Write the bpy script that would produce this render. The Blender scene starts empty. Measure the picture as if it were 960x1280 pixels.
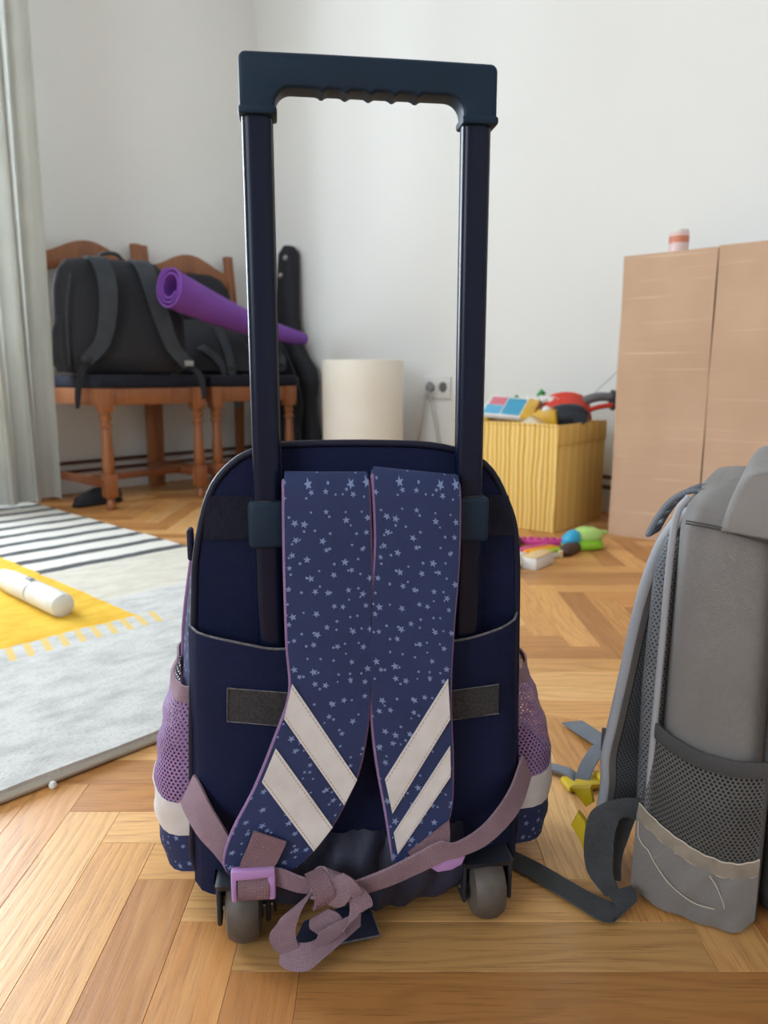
import bpy, bmesh, math, random
from mathutils import Vector, Matrix
random.seed(7)
SC = bpy.context.scene
COL = SC.collection
PI = math.pi
R = math.radians

# ------------------------------------------------------------------ camera
F_PX, CAM_H, HORIZON = 930.0, 0.48, 468.0
PITCH = math.atan((640 - HORIZON) / F_PX)
cam_d = bpy.data.cameras.new('camera')
cam = bpy.data.objects.new('camera', cam_d); COL.objects.link(cam)
cam.location = (0, 0, CAM_H)
cam.rotation_euler = (PI / 2 - PITCH, 0, 0)
cam_d.sensor_fit = 'VERTICAL'; cam_d.sensor_height = 36.0
cam_d.lens = F_PX / 1280 * 36.0
cam_d.clip_start = 0.02
cam_d.dof.use_dof = True; cam_d.dof.focus_distance = 0.66
cam_d.dof.aperture_fstop = cam_d.lens / 3.6
SC.camera = cam
# ------------------------------------------------------------------ room axes (the camera looks into a corner)
TH = R(49.0)
A = Vector((math.cos(TH), math.sin(TH), 0))       # along the window wall, towards the corner
B = Vector((math.sin(TH), -math.cos(TH), 0))      # along the back wall, away from the corner
CORNER = Vector((-0.595, 3.81, 0))
def room(t, s, z=0.0):                            # t: along window wall from the corner (negative = towards viewer), s: out from it
    return CORNER + A * t + B * s + Vector((0, 0, z))
ROT_ROOM = TH                                     # local x = A, local y = -B
# ------------------------------------------------------------------ light
world = bpy.data.worlds.new('sky'); SC.world = world; world.use_nodes = True
bg = world.node_tree.nodes['Background']
bg.inputs['Color'].default_value = (0.82, 0.90, 1.0, 1); bg.inputs['Strength'].default_value = 1.0
WIN_T0, WIN_T1, WIN_Z0, WIN_Z1 = -2.75, -1.40, 0.50, 2.35
def area(name, loc, rot, sx, sy, power, col):
    d = bpy.data.lights.new(name, 'AREA'); d.shape = 'RECTANGLE'; d.size = sx; d.size_y = sy
    d.energy = power; d.color = col
    o = bpy.data.objects.new(name, d); COL.objects.link(o); o.location = loc; o.rotation_euler = rot
    return o
# daylight standing in the window opening, shining into the room
area('window_daylight', room((WIN_T0 + WIN_T1) / 2, -0.30, (WIN_Z0 + WIN_Z1) / 2), (PI / 2, 0, ROT_ROOM + PI), WIN_T1 - WIN_T0, WIN_Z1 - WIN_Z0, 138, (0.80, 0.91, 1.0))
# added fill light behind the viewer, set in a made-up window
area('added_rear_fill', room(-5.12, 2.6, 1.5), (PI / 2, 0, ROT_ROOM - PI / 2), 1.3, 1.5, 64, (0.80, 0.91, 1.0))
SC.view_settings.view_transform = 'Standard'; SC.view_settings.look = 'None'
SC.view_settings.gamma = 1.0; SC.view_settings.use_curve_mapping = False
SC.view_settings.exposure = 0.26

# ================================================================== materials
def lin(c):
    f = lambda v: v / 12.92 if v <= 0.04045 else ((v + 0.055) / 1.055) ** 2.4
    return (f(c[0] / 255), f(c[1] / 255), f(c[2] / 255), 1)
class NT:
    def __init__(s, name):
        s.m = bpy.data.materials.new(name); s.m.use_nodes = True
        s.t = s.m.node_tree; s.b = s.t.nodes['Principled BSDF']; s.o = s.t.nodes['Material Output']
    def n(s, typ, **kw):
        x = s.t.nodes.new(typ)
        for k, v in kw.items(): setattr(x, k, v)
        return x
    def l(s, a, b): s.t.links.new(a, b)
    def put(s, sock, v):
        if isinstance(v, bpy.types.NodeSocket): s.l(v, sock)
        else: sock.default_value = v
    def m_(s, op, a, b=0.0, c=0.0):
        x = s.n('ShaderNodeMath', operation=op)
        s.put(x.inputs[0], a); s.put(x.inputs[1], b); s.put(x.inputs[2], c)
        return x.outputs[0]
    def mix(s, f, a, b):
        x = s.n('ShaderNodeMix', data_type='RGBA')
        s.put(x.inputs[0], f); s.put(x.inputs[6], a); s.put(x.inputs[7], b)
        return x.outputs[2]
    def coord(s, k='Object'): return s.n('ShaderNodeTexCoord').outputs[k]
    def scale(s, v, sc):
        x = s.n('ShaderNodeVectorMath', operation='MULTIPLY'); s.l(v, x.inputs[0])
        x.inputs[1].default_value = sc if isinstance(sc, (tuple, list)) else (sc, sc, sc)
        return x.outputs[0]
    def noise(s, v, sc, det=3.0, rough=0.5):
        x = s.n('ShaderNodeTexNoise'); s.l(v, x.inputs['Vector'])
        x.inputs['Scale'].default_value = sc; x.inputs['Detail'].default_value = det; x.inputs['Roughness'].default_value = rough
        return x.outputs['Fac']
    def ramp(s, f, lo, hi):
        x = s.n('ShaderNodeMapRange'); s.put(x.inputs[0], f); x.inputs[1].default_value = lo; x.inputs[2].default_value = hi
        return x.outputs[0]
    def xyz(s, v):
        x = s.n('ShaderNodeSeparateXYZ'); s.l(v, x.inputs[0]); return x.outputs
    def bump(s, h, strength, dist=0.001):
        x = s.n('ShaderNodeBump'); s.put(x.inputs['Height'], h)
        x.inputs['Strength'].default_value = strength; x.inputs['Distance'].default_value = dist
        s.l(x.outputs[0], s.b.inputs['Normal'])
    def col(s, v): s.put(s.b.inputs['Base Color'], v)
    def set(s, rough=0.6, metal=0.0, spec=0.5, coat=0.0, sheen=0.0):
        i = s.b.inputs
        i['Roughness'].default_value = rough; i['Metallic'].default_value = metal
        i['Specular IOR Level'].default_value = spec; i['Coat Weight'].default_value = coat
        i['Sheen Weight'].default_value = sheen
        return s
def plain(name, c, rough=0.6, c2=None, vs=20, bs=0, bstr=0.2, bd=0.001, metal=0, spec=0.5, coat=0, sheen=0):
    t = NT(name).set(rough, metal, spec, coat, sheen)
    v = t.coord()
    c2 = c2 or tuple(max(0, x * 0.93) for x in c)
    t.col(t.mix(t.ramp(t.noise(v, vs), 0.3, 0.7), lin(c), lin(c2)))
    if bs: t.bump(t.noise(v, bs), bstr, bd)
    return t.m
def weave(t, uv, sc):      # fine plain weave relief
    x = t.xyz(t.scale(uv, sc))
    return t.m_('MULTIPLY', t.m_('SINE', x[0]), t.m_('SINE', x[1]))
def fabric(name, c, c2=None, rough=0.8, sc=4000, bstr=0.25, bd=0.0004, vs=12, space='UV', sheen=0.0, spec=0.3):
    t = NT(name).set(rough, 0, spec, 0, sheen)
    v = t.coord(space)
    c2 = c2 or tuple(x * 0.88 for x in c)
    n = t.noise(t.coord(), vs, 4)
    w = weave(t, v, sc)
    base = t.mix(t.ramp(n, 0.3, 0.7), lin(c), lin(c2))
    t.col(t.mix(t.m_('MULTIPLY', t.ramp(w, 0.2, 0.9), 0.14), base, lin(tuple(min(255, x * 1.25 + 8) for x in c))))
    t.bump(w, bstr, bd)
    return t.m
def star_fabric(name, base, base2, star):
    t = NT(name).set(0.75, 0, 0.3)
    uv = t.coord('UV')
    def layer(cell, rad, inner, seed, keep):
        p = t.scale(uv, 1 / cell)
        ad = t.n('ShaderNodeVectorMath', operation='ADD'); t.l(p, ad.inputs[0]); ad.inputs[1].default_value = (seed, seed * 1.7, 0)
        p = ad.outputs[0]
        vo = t.n('ShaderNodeTexVoronoi', voronoi_dimensions='2D'); t.l(p, vo.inputs['Vector']); vo.inputs['Scale'].default_value = 1.0
        vo.inputs['Randomness'].default_value = 0.75
        sb = t.n('ShaderNodeVectorMath', operation='SUBTRACT'); t.l(p, sb.inputs[0]); t.l(vo.outputs['Position'], sb.inputs[1])
        d = t.xyz(sb.outputs[0])
        rnd = t.xyz(vo.outputs['Color'])
        r = t.m_('SQRT', t.m_('ADD', t.m_('MULTIPLY', d[0], d[0]), t.m_('MULTIPLY', d[1], d[1])))
        ang = t.m_('ADD', t.m_('ARCTAN2', d[1], d[0]), t.m_('ADD', t.m_('MULTIPLY', rnd[0], 1.2), 10.0))
        pp = t.m_('DIVIDE', t.m_('PINGPONG', ang, PI / 5), PI / 5)
        edge = t.m_('SUBTRACT', 1.0, t.m_('MULTIPLY', t.m_('POWER', pp, 0.55), 1 - inner))
        rr = t.m_('MULTIPLY', t.m_('MULTIPLY_ADD', rnd[1], 0.35, 0.75), rad / cell)
        inside = t.m_('LESS_THAN', r, t.m_('MULTIPLY', edge, rr))
        return t.m_('MULTIPLY', inside, t.m_('LESS_THAN', rnd[2], keep))
    s1 = layer(0.0148, 0.0032, 0.36, 3.3, 0.93)
    s2 = layer(0.0115, 0.0012, 0.8, 9.1, 0.75)
    m = t.m_('MAXIMUM', s1, t.m_('MULTIPLY', s2, 0.9))
    n = t.ramp(t.noise(t.coord(), 14, 4), 0.3, 0.7)
    w = weave(t, uv, 4200)
    c = t.mix(t.m_('MULTIPLY', t.ramp(w, 0.0, 1.0), 0.15), t.mix(n, lin(base), lin(base2)), lin((88, 96, 130)))
    t.col(t.mix(t.m_('MULTIPLY', m, 0.8), c, lin(star)))
    t.bump(w, 0.2, 0.0004)
    return t.m
def holes(t, uv, cell, rad):       # hexagonal hole mask, 1 in a hole
    x = t.xyz(t.scale(uv, (1 / cell, 1 / (cell * 1.5), 1)))
    def grid(ox, oy):
        a = t.m_('SUBTRACT', t.m_('FRACT', t.m_('ADD', x[0], ox)), 0.5)
        b = t.m_('MULTIPLY', t.m_('SUBTRACT', t.m_('FRACT', t.m_('ADD', x[1], oy)), 0.5), 1.5)
        return t.m_('SQRT', t.m_('ADD', t.m_('MULTIPLY', a, a), t.m_('MULTIPLY', b, b)))
    return t.m_('LESS_THAN', t.m_('MINIMUM', grid(10, 10), grid(10.5, 10.5)), rad)
def mesh_fabric(name, c, c2, cell, rad, see=0.85):
    t = NT(name).set(0.7, 0, 0.35)
    uv = t.coord('UV')
    h = holes(t, uv, cell, rad)
    t.col(t.mix(t.ramp(t.noise(t.coord(), 25), 0.3, 0.7), lin(c), lin(c2)))
    tr = t.n('ShaderNodeBsdfTransparent'); mx = t.n('ShaderNodeMixShader')
    t.l(t.m_('MULTIPLY', h, see), mx.inputs[0]); t.l(t.b.outputs[0], mx.inputs[1]); t.l(tr.outputs[0], mx.inputs[2])
    t.l(mx.outputs[0], t.o.inputs['Surface'])
    return t.m
def webbing(name, c, c2):
    t = NT(name).set(0.75, 0, 0.3)
    uv = t.coord('UV')
    x = t.xyz(t.scale(uv, 2300))
    rib = t.m_('MULTIPLY', t.m_('SINE', t.m_('ADD', x[0], x[1])), t.m_('SINE', t.m_('SUBTRACT', x[0], x[1])))
    base = t.mix(t.ramp(t.noise(t.coord(), 30, 4), 0.3, 0.7), lin(c), lin(c2))
    t.col(t.mix(t.m_('MULTIPLY', t.ramp(rib, -0.2, 1.0), 0.35), base, lin(tuple(min(255, v * 1.22 + 6) for v in c))))
    t.bump(rib, 0.8, 0.0009)
    return t.m
def oak(name, per_island):
    t = NT(name).set(0.36, 0, 0.5)
    if per_island: rnd = t.n('ShaderNodeNewGeometry').outputs['Random Per Island']; v = t.coord('UV')
    else: rnd = t.n('ShaderNodeObjectInfo').outputs['Random']; v = t.coord('UV')
    cx = t.n('ShaderNodeCombineXYZ'); t.l(t.m_('MULTIPLY', rnd, 37.0), cx.inputs[0]); t.l(t.m_('MULTIPLY', rnd, 91.0), cx.inputs[1]); t.l(t.m_('MULTIPLY', rnd, 13.0), cx.inputs[2])
    ad = t.n('ShaderNodeVectorMath', operation='ADD'); t.l(v, ad.inputs[0]); t.l(cx.outputs[0], ad.inputs[1])
    p = ad.outputs[0]
    warp = t.noise(t.scale(p, (3.0, 14.0, 1)), 1.0, 2)
    xs = t.xyz(p)
    rings = t.m_('SINE', t.m_('ADD', t.m_('MULTIPLY', xs[1], 420.0), t.m_('MULTIPLY', warp, 46.0)))
    pores = t.noise(t.scale(p, (14.0, 480.0, 1)), 1.0, 4, 0.65)
    fig = t.noise(t.scale(p, (5.0, 60.0, 1)), 1.0, 3)
    r2 = t.m_('FRACT', t.m_('MULTIPLY', rnd, 7.31))
    tone = t.mix(rnd, lin((216, 160, 96)), lin((190, 128, 70)))
    tone = t.mix(t.m_('MULTIPLY', t.m_('GREATER_THAN', r2, 0.72), 0.55), tone, lin((160, 102, 54)))
    tone = t.mix(t.m_('MULTIPLY', t.m_('LESS_THAN', r2, 0.2), 0.6), tone, lin((230, 184, 124)))
    g = t.m_('MULTIPLY', t.ramp(rings, 0.1, 1.0), 0.26)
    tone = t.mix(g, tone, lin((150, 98, 54)))
    tone = t.mix(t.m_('MULTIPLY', t.ramp(pores, 0.54, 0.66), 0.55), tone, lin((128, 82, 44)))
    tone = t.mix(t.m_('MULTIPLY', t.ramp(fig, 0.5, 0.75), 0.3), tone, lin((226, 176, 112)))
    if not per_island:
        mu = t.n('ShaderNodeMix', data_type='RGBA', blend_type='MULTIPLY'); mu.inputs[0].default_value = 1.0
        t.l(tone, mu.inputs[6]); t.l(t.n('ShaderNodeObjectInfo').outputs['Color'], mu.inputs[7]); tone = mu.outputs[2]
    t.col(tone)
    t.put(t.b.inputs['Roughness'], t.m_('MULTIPLY_ADD', pores, 0.3, 0.24))
    t.bump(t.m_('ADD', t.m_('MULTIPLY', pores, -1.0), t.m_('MULTIPLY', rings, -0.2)), 0.25, 0.0006)
    return t.m
def wood(name, c, c2, rough=0.35):
    t = NT(name).set(rough, 0, 0.5, 0.15)
    v = t.coord()
    n = t.noise(t.scale(v, (60, 60, 5)), 1.0, 3)
    t.col(t.mix(t.ramp(n, 0.3, 0.7), lin(c), lin(c2)))
    return t.m
M = {}
M['wall'] = plain('wall_paint', (231, 231, 229), 0.85, (228, 228, 226), 1.5, 60, 0.08, 0.002)
M['wall_far'] = plain('pale_wall_paint', (234, 233, 231), 0.85)
M['ceil'] = plain('ceiling_paint', (238, 238, 234), 0.9)
M['oak'] = oak('oak_plank', False); M['oak2'] = oak('oak_plank_field', True)
M['joint'] = plain('floor_joint', (92, 62, 36), 0.8)
M['navy'] = fabric('navy_polyester', (24, 31, 63), (20, 26, 54), 0.7, 3600, 0.5, 0.0005, spec=0.12)
M['navy_dark'] = fabric('dark_navy_lining', (32, 32, 54), (26, 26, 46), 0.75, 3600, 0.25)
M['navy_fold'] = plain('navy_rain_cloth', (30, 36, 62), 0.6, (24, 28, 50), 30, 60, 0.5, 0.003)
M['stars'] = star_fabric('star_print_cloth', (38, 50, 92), (33, 43, 80), (128, 144, 184))
M['ribbed'] = webbing('navy_ribbed_band', (27, 30, 52), (22, 25, 44))
M['piping'] = plain('navy_piping', (19, 23, 44), 0.5, spec=0.25, bs=300, bstr=0.2)
M['tube'] = plain('navy_lacquered_tube', (9, 19, 44), 0.3, (8, 16, 38), spec=0.22)
M['grip'] = plain('blue_grey_plastic', (22, 41, 60), 0.5, (19, 37, 55), spec=0.2, bs=500, bstr=0.06, bd=0.0004)
M['lilac_cord'] = fabric('lilac_piping_cord', (148, 118, 160), (120, 92, 130), 0.9, 2500, 0.6)
M['refl'] = NT('silver_reflective_tape').set(0.5, 0.0, 0.5).m
def _refl():
    t = NT('silver_reflective_tape').set(0.5, 0.0, 0.5)
    x = t.xyz(t.coord('UV'))
    dy = t.m_('MINIMUM', x[1], t.m_('SUBTRACT', 1.0, x[1]))
    st = t.m_('LESS_THAN', t.m_('ABSOLUTE', t.m_('SUBTRACT', dy, 0.085)), 0.022)
    dash = t.m_('GREATER_THAN', t.m_('FRACT', t.m_('MULTIPLY', x[0], 26.0)), 0.3)
    n = t.ramp(t.noise(t.coord(), 40, 4), 0.35, 0.7)
    base = t.mix(n, lin((204, 201, 202)), lin((190, 186, 186)))
    t.col(t.mix(t.m_('MULTIPLY', t.m_('MULTIPLY', st, dash), 0.8), base, lin((150, 138, 122))))
    t.bump(t.m_('ADD', t.noise(t.coord(), 120, 3), t.m_('MULTIPLY', st, -0.6)), 0.3, 0.001)
    return t.m
M['refl'] = _refl()
M['hem_grey'] = plain('frayed_hem', (112, 110, 112), 0.9, (80, 80, 86), 200)
M['velcro'] = plain('black_hook_tape', (34, 34, 40), 0.95, (60, 58, 60), 500, 900, 0.8, 0.001)
M['lilac_mesh'] = mesh_fabric('lilac_net', (150, 120, 165), (132, 103, 148), 0.0046, 0.27)
M['lilac'] = webbing('lilac_webbing', (160, 134, 148), (140, 114, 128))
M['lilac_tab'] = webbing('faded_lilac_tab', (142, 112, 122), (124, 96, 106))
M['lilac_plastic'] = plain('lilac_plastic', (172, 132, 190), 0.35)
M['wheel'] = plain('smoky_rubber', (92, 84, 78), 0.48, (74, 67, 62), 60, spec=0.3)
M['black_plastic'] = plain('black_plastic', (22, 25, 32), 0.45)
M['base_plastic'] = plain('navy_base_plastic', (26, 33, 46), 0.5, (22, 28, 40), 40)
M['chrome'] = plain('steel', (190, 190, 190), 0.3, metal=1)
M['gb'] = fabric('grey_polyester', (132, 128, 126), (122, 118, 116), 0.72, 3200, 0.6, 0.0006, spec=0.35)
M['gb_light'] = fabric('light_grey_edging', (156, 158, 164), (144, 146, 152), 0.7, 3600, 0.3)
M['gb_dark'] = fabric('charcoal_edging', (74, 74, 76), (64, 64, 66), 0.75, 3000, 0.5)
M['gb_web'] = webbing('charcoal_webbing', (78, 80, 84), (66, 68, 72))
M['gb_webl'] = webbing('blue_grey_webbing', (134, 140, 150), (122, 128, 138))
M['gb_mesh'] = mesh_fabric('charcoal_net', (92, 91, 90), (80, 79, 78), 0.0040, 0.29, 0.9)
M['gb_pad'] = mesh_fabric('padded_net', (110, 112, 116), (96, 98, 102), 0.0042, 0.24, 0.8)
M['gb_in'] = plain('dark_padding_and_shade', (44, 45, 48), 0.9)
M['gb_refl'] = plain('dull_reflective_strip', (146, 136, 122), 0.45, (122, 114, 104), 60, 200, 0.4, 0.001)
M['thread'] = plain('pale_thread', (196, 186, 170), 0.8)
M['yellow_pl'] = plain('yellow_plastic', (208, 180, 34), 0.4, (196, 166, 24))
M['chair'] = wood('orange_brown_wood', (150, 92, 52), (130, 76, 42))
M['chair_d'] = wood('orange_brown_wood_back', (130, 72, 42), (112, 60, 34))
M['cushion'] = fabric('navy_seat_cushion', (26, 30, 44), (20, 23, 36), 0.85)
M['black'] = plain('black_nylon', (20, 23, 34), 0.75, (14, 16, 26), 8, 90, 0.4, 0.003)
M['black2'] = plain('charcoal_strap_cloth', (47, 53, 62), 0.75, (39, 44, 52), 20, 200, 0.3)
M['mat'] = plain('purple_foam', (122, 66, 166), 0.75, (112, 58, 154), 10, 400, 0.2)
M['lampshade'] = plain('white_shade', (236, 232, 222), 0.8, (232, 226, 214), 4)
M['white_pl'] = plain('white_plastic', (226, 226, 224), 0.4)
M['grey_pl'] = plain('grey_plastic', (140, 140, 142), 0.5)
M['card'] = None
def _card():
    t = NT('corrugated_cardboard').set(0.85, 0, 0.25)
    v = t.coord()
    n = t.noise(t.scale(v, (3, 3, 45)), 1.0, 4)
    n2 = t.noise(v, 5, 3)
    cr = t.noise(t.scale(v, (2.5, 2.5, 110)), 1.0, 2)
    c = t.mix(t.ramp(n2, 0.3, 0.7), lin((198, 166, 140)), lin((188, 156, 130)))
    c = t.mix(t.m_('MULTIPLY', t.ramp(cr, 0.62, 0.70), 0.6), c, lin((212, 188, 164)))
    t.col(c); t.bump(n, 0.35, 0.004)
    return t.m
M['card'] = _card()
M['card_edge'] = plain('cardboard_edge', (120, 94, 70), 0.9)
def _ybox():
    t = NT('yellow_striped_cloth').set(0.85, 0, 0.2)
    uv = t.coord('UV')
    w = t.noise(t.scale(uv, (9, 5, 1)), 1.0, 2)
    x = t.xyz(uv)
    ph = t.m_('ADD', t.m_('MULTIPLY', x[0], 380.0), t.m_('MULTIPLY', w, 9.0))
    s = t.ramp(t.m_('SINE', ph), 0.15, 0.75)
    s2 = t.ramp(t.m_('SINE', t.m_('MULTIPLY', ph, 0.37)), 0.3, 0.9)
    c = t.mix(s, lin((238, 200, 116)), lin((190, 148, 78)))
    c = t.mix(t.m_('MULTIPLY', s2, 0.4), c, lin((242, 212, 138)))
    t.col(c); t.bump(weave(t, uv, 2500), 0.2, 0.0005)
    return t.m
M['ybox'] = _ybox()
def _rug():
    t = NT('printed_rug_pile').set(0.95, 0, 0.1)
    v = t.coord()
    x = t.xyz(v)
    q1, q2 = x[0], t.m_('MULTIPLY', x[1], -1.0)
    n = t.noise(t.scale(v, (14, 26, 1)), 1.0, 5, 0.65)
    nf = t.noise(t.scale(v, (160, 220, 1)), 1.0, 3, 0.7)
    wob = t.m_('MULTIPLY', t.m_('SUBTRACT', t.noise(v, 30, 3), 0.5), 0.012)
    white = t.mix(t.ramp(n, 0.42, 0.72), lin((198, 197, 194)), lin((166, 165, 162)))
    white = t.mix(t.m_('MULTIPLY', t.ramp(nf, 0.52, 0.7), 0.5), white, lin((146, 145, 142)))
    y2 = t.m_('ADD', q2, wob); y1 = t.m_('ADD', q1, wob)
    box = lambda lo, hi, s: t.m_('MULTIPLY', t.m_('GREATER_THAN', s, lo), t.m_('LESS_THAN', s, hi))
    cream = t.mix(t.ramp(n, 0.4, 0.7), lin((204, 198, 186)), lin((186, 179, 166)))
    c = t.mix(t.m_('MULTIPLY', box(0.60, 2.6, y2), 1.0), white, cream)
    strip = t.m_('MULTIPLY', t.m_('LESS_THAN', t.m_('FRACT', t.m_('DIVIDE', t.m_('SUBTRACT', y2, 0.905), 0.118)), 0.36), box(0.90, 1.97, y2))
    lightband = t.m_('MULTIPLY', box(0.90, 1.97, y2), 0.8)
    c = t.mix(lightband, c, lin((212, 209, 203)))
    c = t.mix(strip, c, t.mix(t.ramp(n, 0.35, 0.75), lin((72, 72, 74)), lin((104, 104, 104))))
    yel = t.mix(t.ramp(n, 0.38, 0.72), lin((226, 184, 74)), lin((204, 156, 46)))
    c = t.mix(t.m_('MULTIPLY', t.m_('GREATER_THAN', y1, 0.40), box(0.463, 1.55, y2)), c, yel)
    fr = t.m_('MULTIPLY', t.m_('LESS_THAN', t.m_('FRACT', t.m_('DIVIDE', t.m_('ADD', q1, t.m_('MULTIPLY', q2, 0.25)), 0.030)), 0.42), t.m_('MULTIPLY', t.m_('GREATER_THAN', q1, 0.36), box(0.395, 0.463, q2)))
    c = t.mix(t.m_('MULTIPLY', fr, 0.85), c, lin((216, 184, 104)))
    t.col(c); t.bump(nf, 0.5, 0.004)
    return t.m
M['rug'] = _rug()
M['binding'] = plain('rug_binding', (186, 178, 164), 0.9, bs=500, bstr=0.4)
M['curtain'] = fabric('grey_green_linen', (216, 216, 210), (204, 204, 198), 0.9, 1400, 0.3, 0.001)
def _translucent(mat, f):
    t = mat.node_tree; b = t.nodes['Principled BSDF']; o = t.nodes['Material Output']
    tr = t.nodes.new('ShaderNodeBsdfTranslucent'); mx = t.nodes.new('ShaderNodeMixShader'); mx.inputs[0].default_value = f
    tr.inputs['Color'].default_value = lin((214, 214, 210))
    t.links.new(b.outputs[0], mx.inputs[1]); t.links.new(tr.outputs[0], mx.inputs[2]); t.links.new(mx.outputs[0], o.inputs['Surface'])
_translucent(M['curtain'], 0.45)
M['pipe'] = plain('brown_painted_pipe', (86, 48, 34), 0.45)
M['pvc'] = plain('white_window_frame', (232, 232, 230), 0.4)
M['wire'] = plain('grey_cable', (176, 174, 170), 0.5)
M['dark_hole'] = plain('dark_socket_hole', (70, 70, 70), 0.7)
M['candle'] = plain('pink_wax', (226, 196, 192), 0.4, coat=0.4)
M['candle_l'] = plain('coral_wrap', (208, 128, 100), 0.5)
def colr(n, c, r=0.4): M[n] = plain(n, c, r)
colr('toy_red', (214, 58, 40)); colr('toy_green', (44, 150, 72)); colr('toy_lime', (140, 200, 40)); colr('toy_pale_green', (176, 214, 120))
colr('toy_blue', (44, 164, 206)); colr('toy_navy', (22, 34, 48)); colr('toy_yellow', (226, 176, 48)); colr('toy_white', (228, 226, 222))
colr('toy_maroon', (140, 30, 46)); colr('toy_grey', (112, 114, 120)); colr('toy_magenta', (206, 62, 146)); colr('toy_orange', (240, 150, 30))
colr('toy_wood', (220, 190, 140), 0.6); colr('toy_brown', (66, 42, 36)); colr('toy_cream', (226, 214, 192), 0.6); colr('toy_sky', (90, 180, 220)); colr('toy_pink', (232, 120, 140))
def _glass():
    t = NT('window_glass')
    tr = t.n('ShaderNodeBsdfTransparent'); gl = t.n('ShaderNodeBsdfGlossy'); gl.inputs['Roughness'].default_value = 0.02
    mx = t.n('ShaderNodeMixShader'); mx.inputs[0].default_value = 0.06
    t.l(tr.outputs[0], mx.inputs[1]); t.l(gl.outputs[0], mx.inputs[2]); t.l(mx.outputs[0], t.o.inputs['Surface'])
    return t.m
M['glass'] = _glass()

# ================================================================== mesh helpers
def V(*a): return Vector(a)
def mk(name, verts, faces, mat, parent=None, uvs=None, sharp=40, mats=None, fm=None):
    me = bpy.data.meshes.new(name)
    me.from_pydata([tuple(v) for v in verts], [], faces)
    for m in (mats or [mat]): me.materials.append(M[m] if isinstance(m, str) else m)
    if uvs:
        ul = me.uv_layers.new(name='UVMap')
        for i, lp in enumerate(me.loops): ul.data[i].uv = uvs[i] if len(uvs) == len(me.loops) else uvs[lp.vertex_index]
    if fm:
        for i, p in enumerate(me.polygons): p.material_index = fm[i]
    for p in me.polygons: p.use_smooth = True
    me.update(); me.set_sharp_from_angle(angle=R(sharp))
    o = bpy.data.objects.new(name, me); COL.objects.link(o)
    if parent: o.parent = parent
    return o
def thing(name, label, cat, loc=(0, 0, 0), rz=0, group=None):
    o = bpy.data.objects.new(name, None); COL.objects.link(o); o.empty_display_size = 0.05
    o.location = loc; o.rotation_euler = (0, 0, rz); o['label'] = label; o['category'] = cat
    if group: o['group'] = group
    return o
def tag(o, label, cat, group=None):
    o['label'] = label; o['category'] = cat
    if group: o['group'] = group
    return o
def struct(o, label=None):
    o['kind'] = 'structure'
    if label: o['label'] = label
    return o
def cr(pts, n):                         # Catmull-Rom through points, n samples per span
    P = [Vector(p) for p in pts]
    if n <= 1 or len(P) < 3: 
        if len(P) == 2 and n > 1: return [P[0].lerp(P[1], i / n) for i in range(n + 1)]
        return P
    out = []
    for i in range(len(P) - 1):
        p0 = P[i - 1] if i else P[0] * 2 - P[1]
        p1, p2 = P[i], P[i + 1]
        p3 = P[i + 2] if i + 2 < len(P) else P[-1] * 2 - P[-2]
        for k in range(n):
            t = k / n
            out.append(0.5 * ((2 * p1) + (p2 - p0) * t + (2 * p0 - 5 * p1 + 4 * p2 - p3) * t * t + (3 * p1 - p0 - 3 * p2 + p3) * t ** 3))
    out.append(P[-1]); return out
def lut(pairs, x):                      # piecewise linear
    if x <= pairs[0][0]: return pairs[0][1]
    for (a, b), (c, d) in zip(pairs, pairs[1:]):
        if x <= c: return b + (d - b) * (x - a) / (c - a)
    return pairs[-1][1]
def grid(name, rows, mat, parent=None, thick=0.0, closed=False, sharp=50):
    """rows[i][j] points -> surface with uv in metres; thick: a second skin along the normals and side strips"""
    n, m = len(rows), len(rows[0])
    verts = [Vector(p) for r in rows for p in r]
    us, vs = [], []
    for i in range(n):
        acc = 0; rowu = [0]
        for j in range(1, m): acc += (verts[i * m + j] - verts[i * m + j - 1]).length; rowu.append(acc)
        rowu = [u - acc / 2 for u in rowu]; us.append(rowu)
    acc = 0; vs = [0]
    mid = m // 2
    for i in range(1, n): acc += (verts[i * m + mid] - verts[(i - 1) * m + mid]).length; vs.append(acc)
    uv = [(us[i][j], vs[i]) for i in range(n) for j in range(m)]
    faces = []
    for i in range(n - 1):
        for j in range(m - 1): faces.append((i * m + j, i * m + j + 1, (i + 1) * m + j + 1, (i + 1) * m + j))
    if closed:
        for i in range(n - 1): faces.append((i * m + m - 1, i * m, (i + 1) * m, (i + 1) * m + m - 1))
    if thick:
        N = []
        for i in range(n):
            for j in range(m):
                a = verts[i * m + min(j + 1, m - 1)] - verts[i * m + max(j - 1, 0)]
                b = verts[min(i + 1, n - 1) * m + j] - verts[max(i - 1, 0) * m + j]
                c = a.cross(b)
                N.append(c.normalized() if c.length > 1e-12 else V(0, 0, 1))
        k = len(verts)
        verts = verts + [v - nn * thick for v, nn in zip(verts, N)]
        uv = uv + uv
        faces += [tuple(reversed([x + k for x in f])) for f in faces]
        for i in range(n - 1):
            a, b = i * m, (i + 1) * m
            if not closed:
                faces.append((a, b, b + k, a + k)); a += m - 1; b += m - 1; faces.append((b, a, a + k, b + k))
        for j in range(m - 1):
            faces.append((j + 1, j, j + k, j + 1 + k)); q = (n - 1) * m + j; faces.append((q, q + 1, q + 1 + k, q + k))
    return mk(name, verts, faces, mat, parent, uv, sharp)
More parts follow.
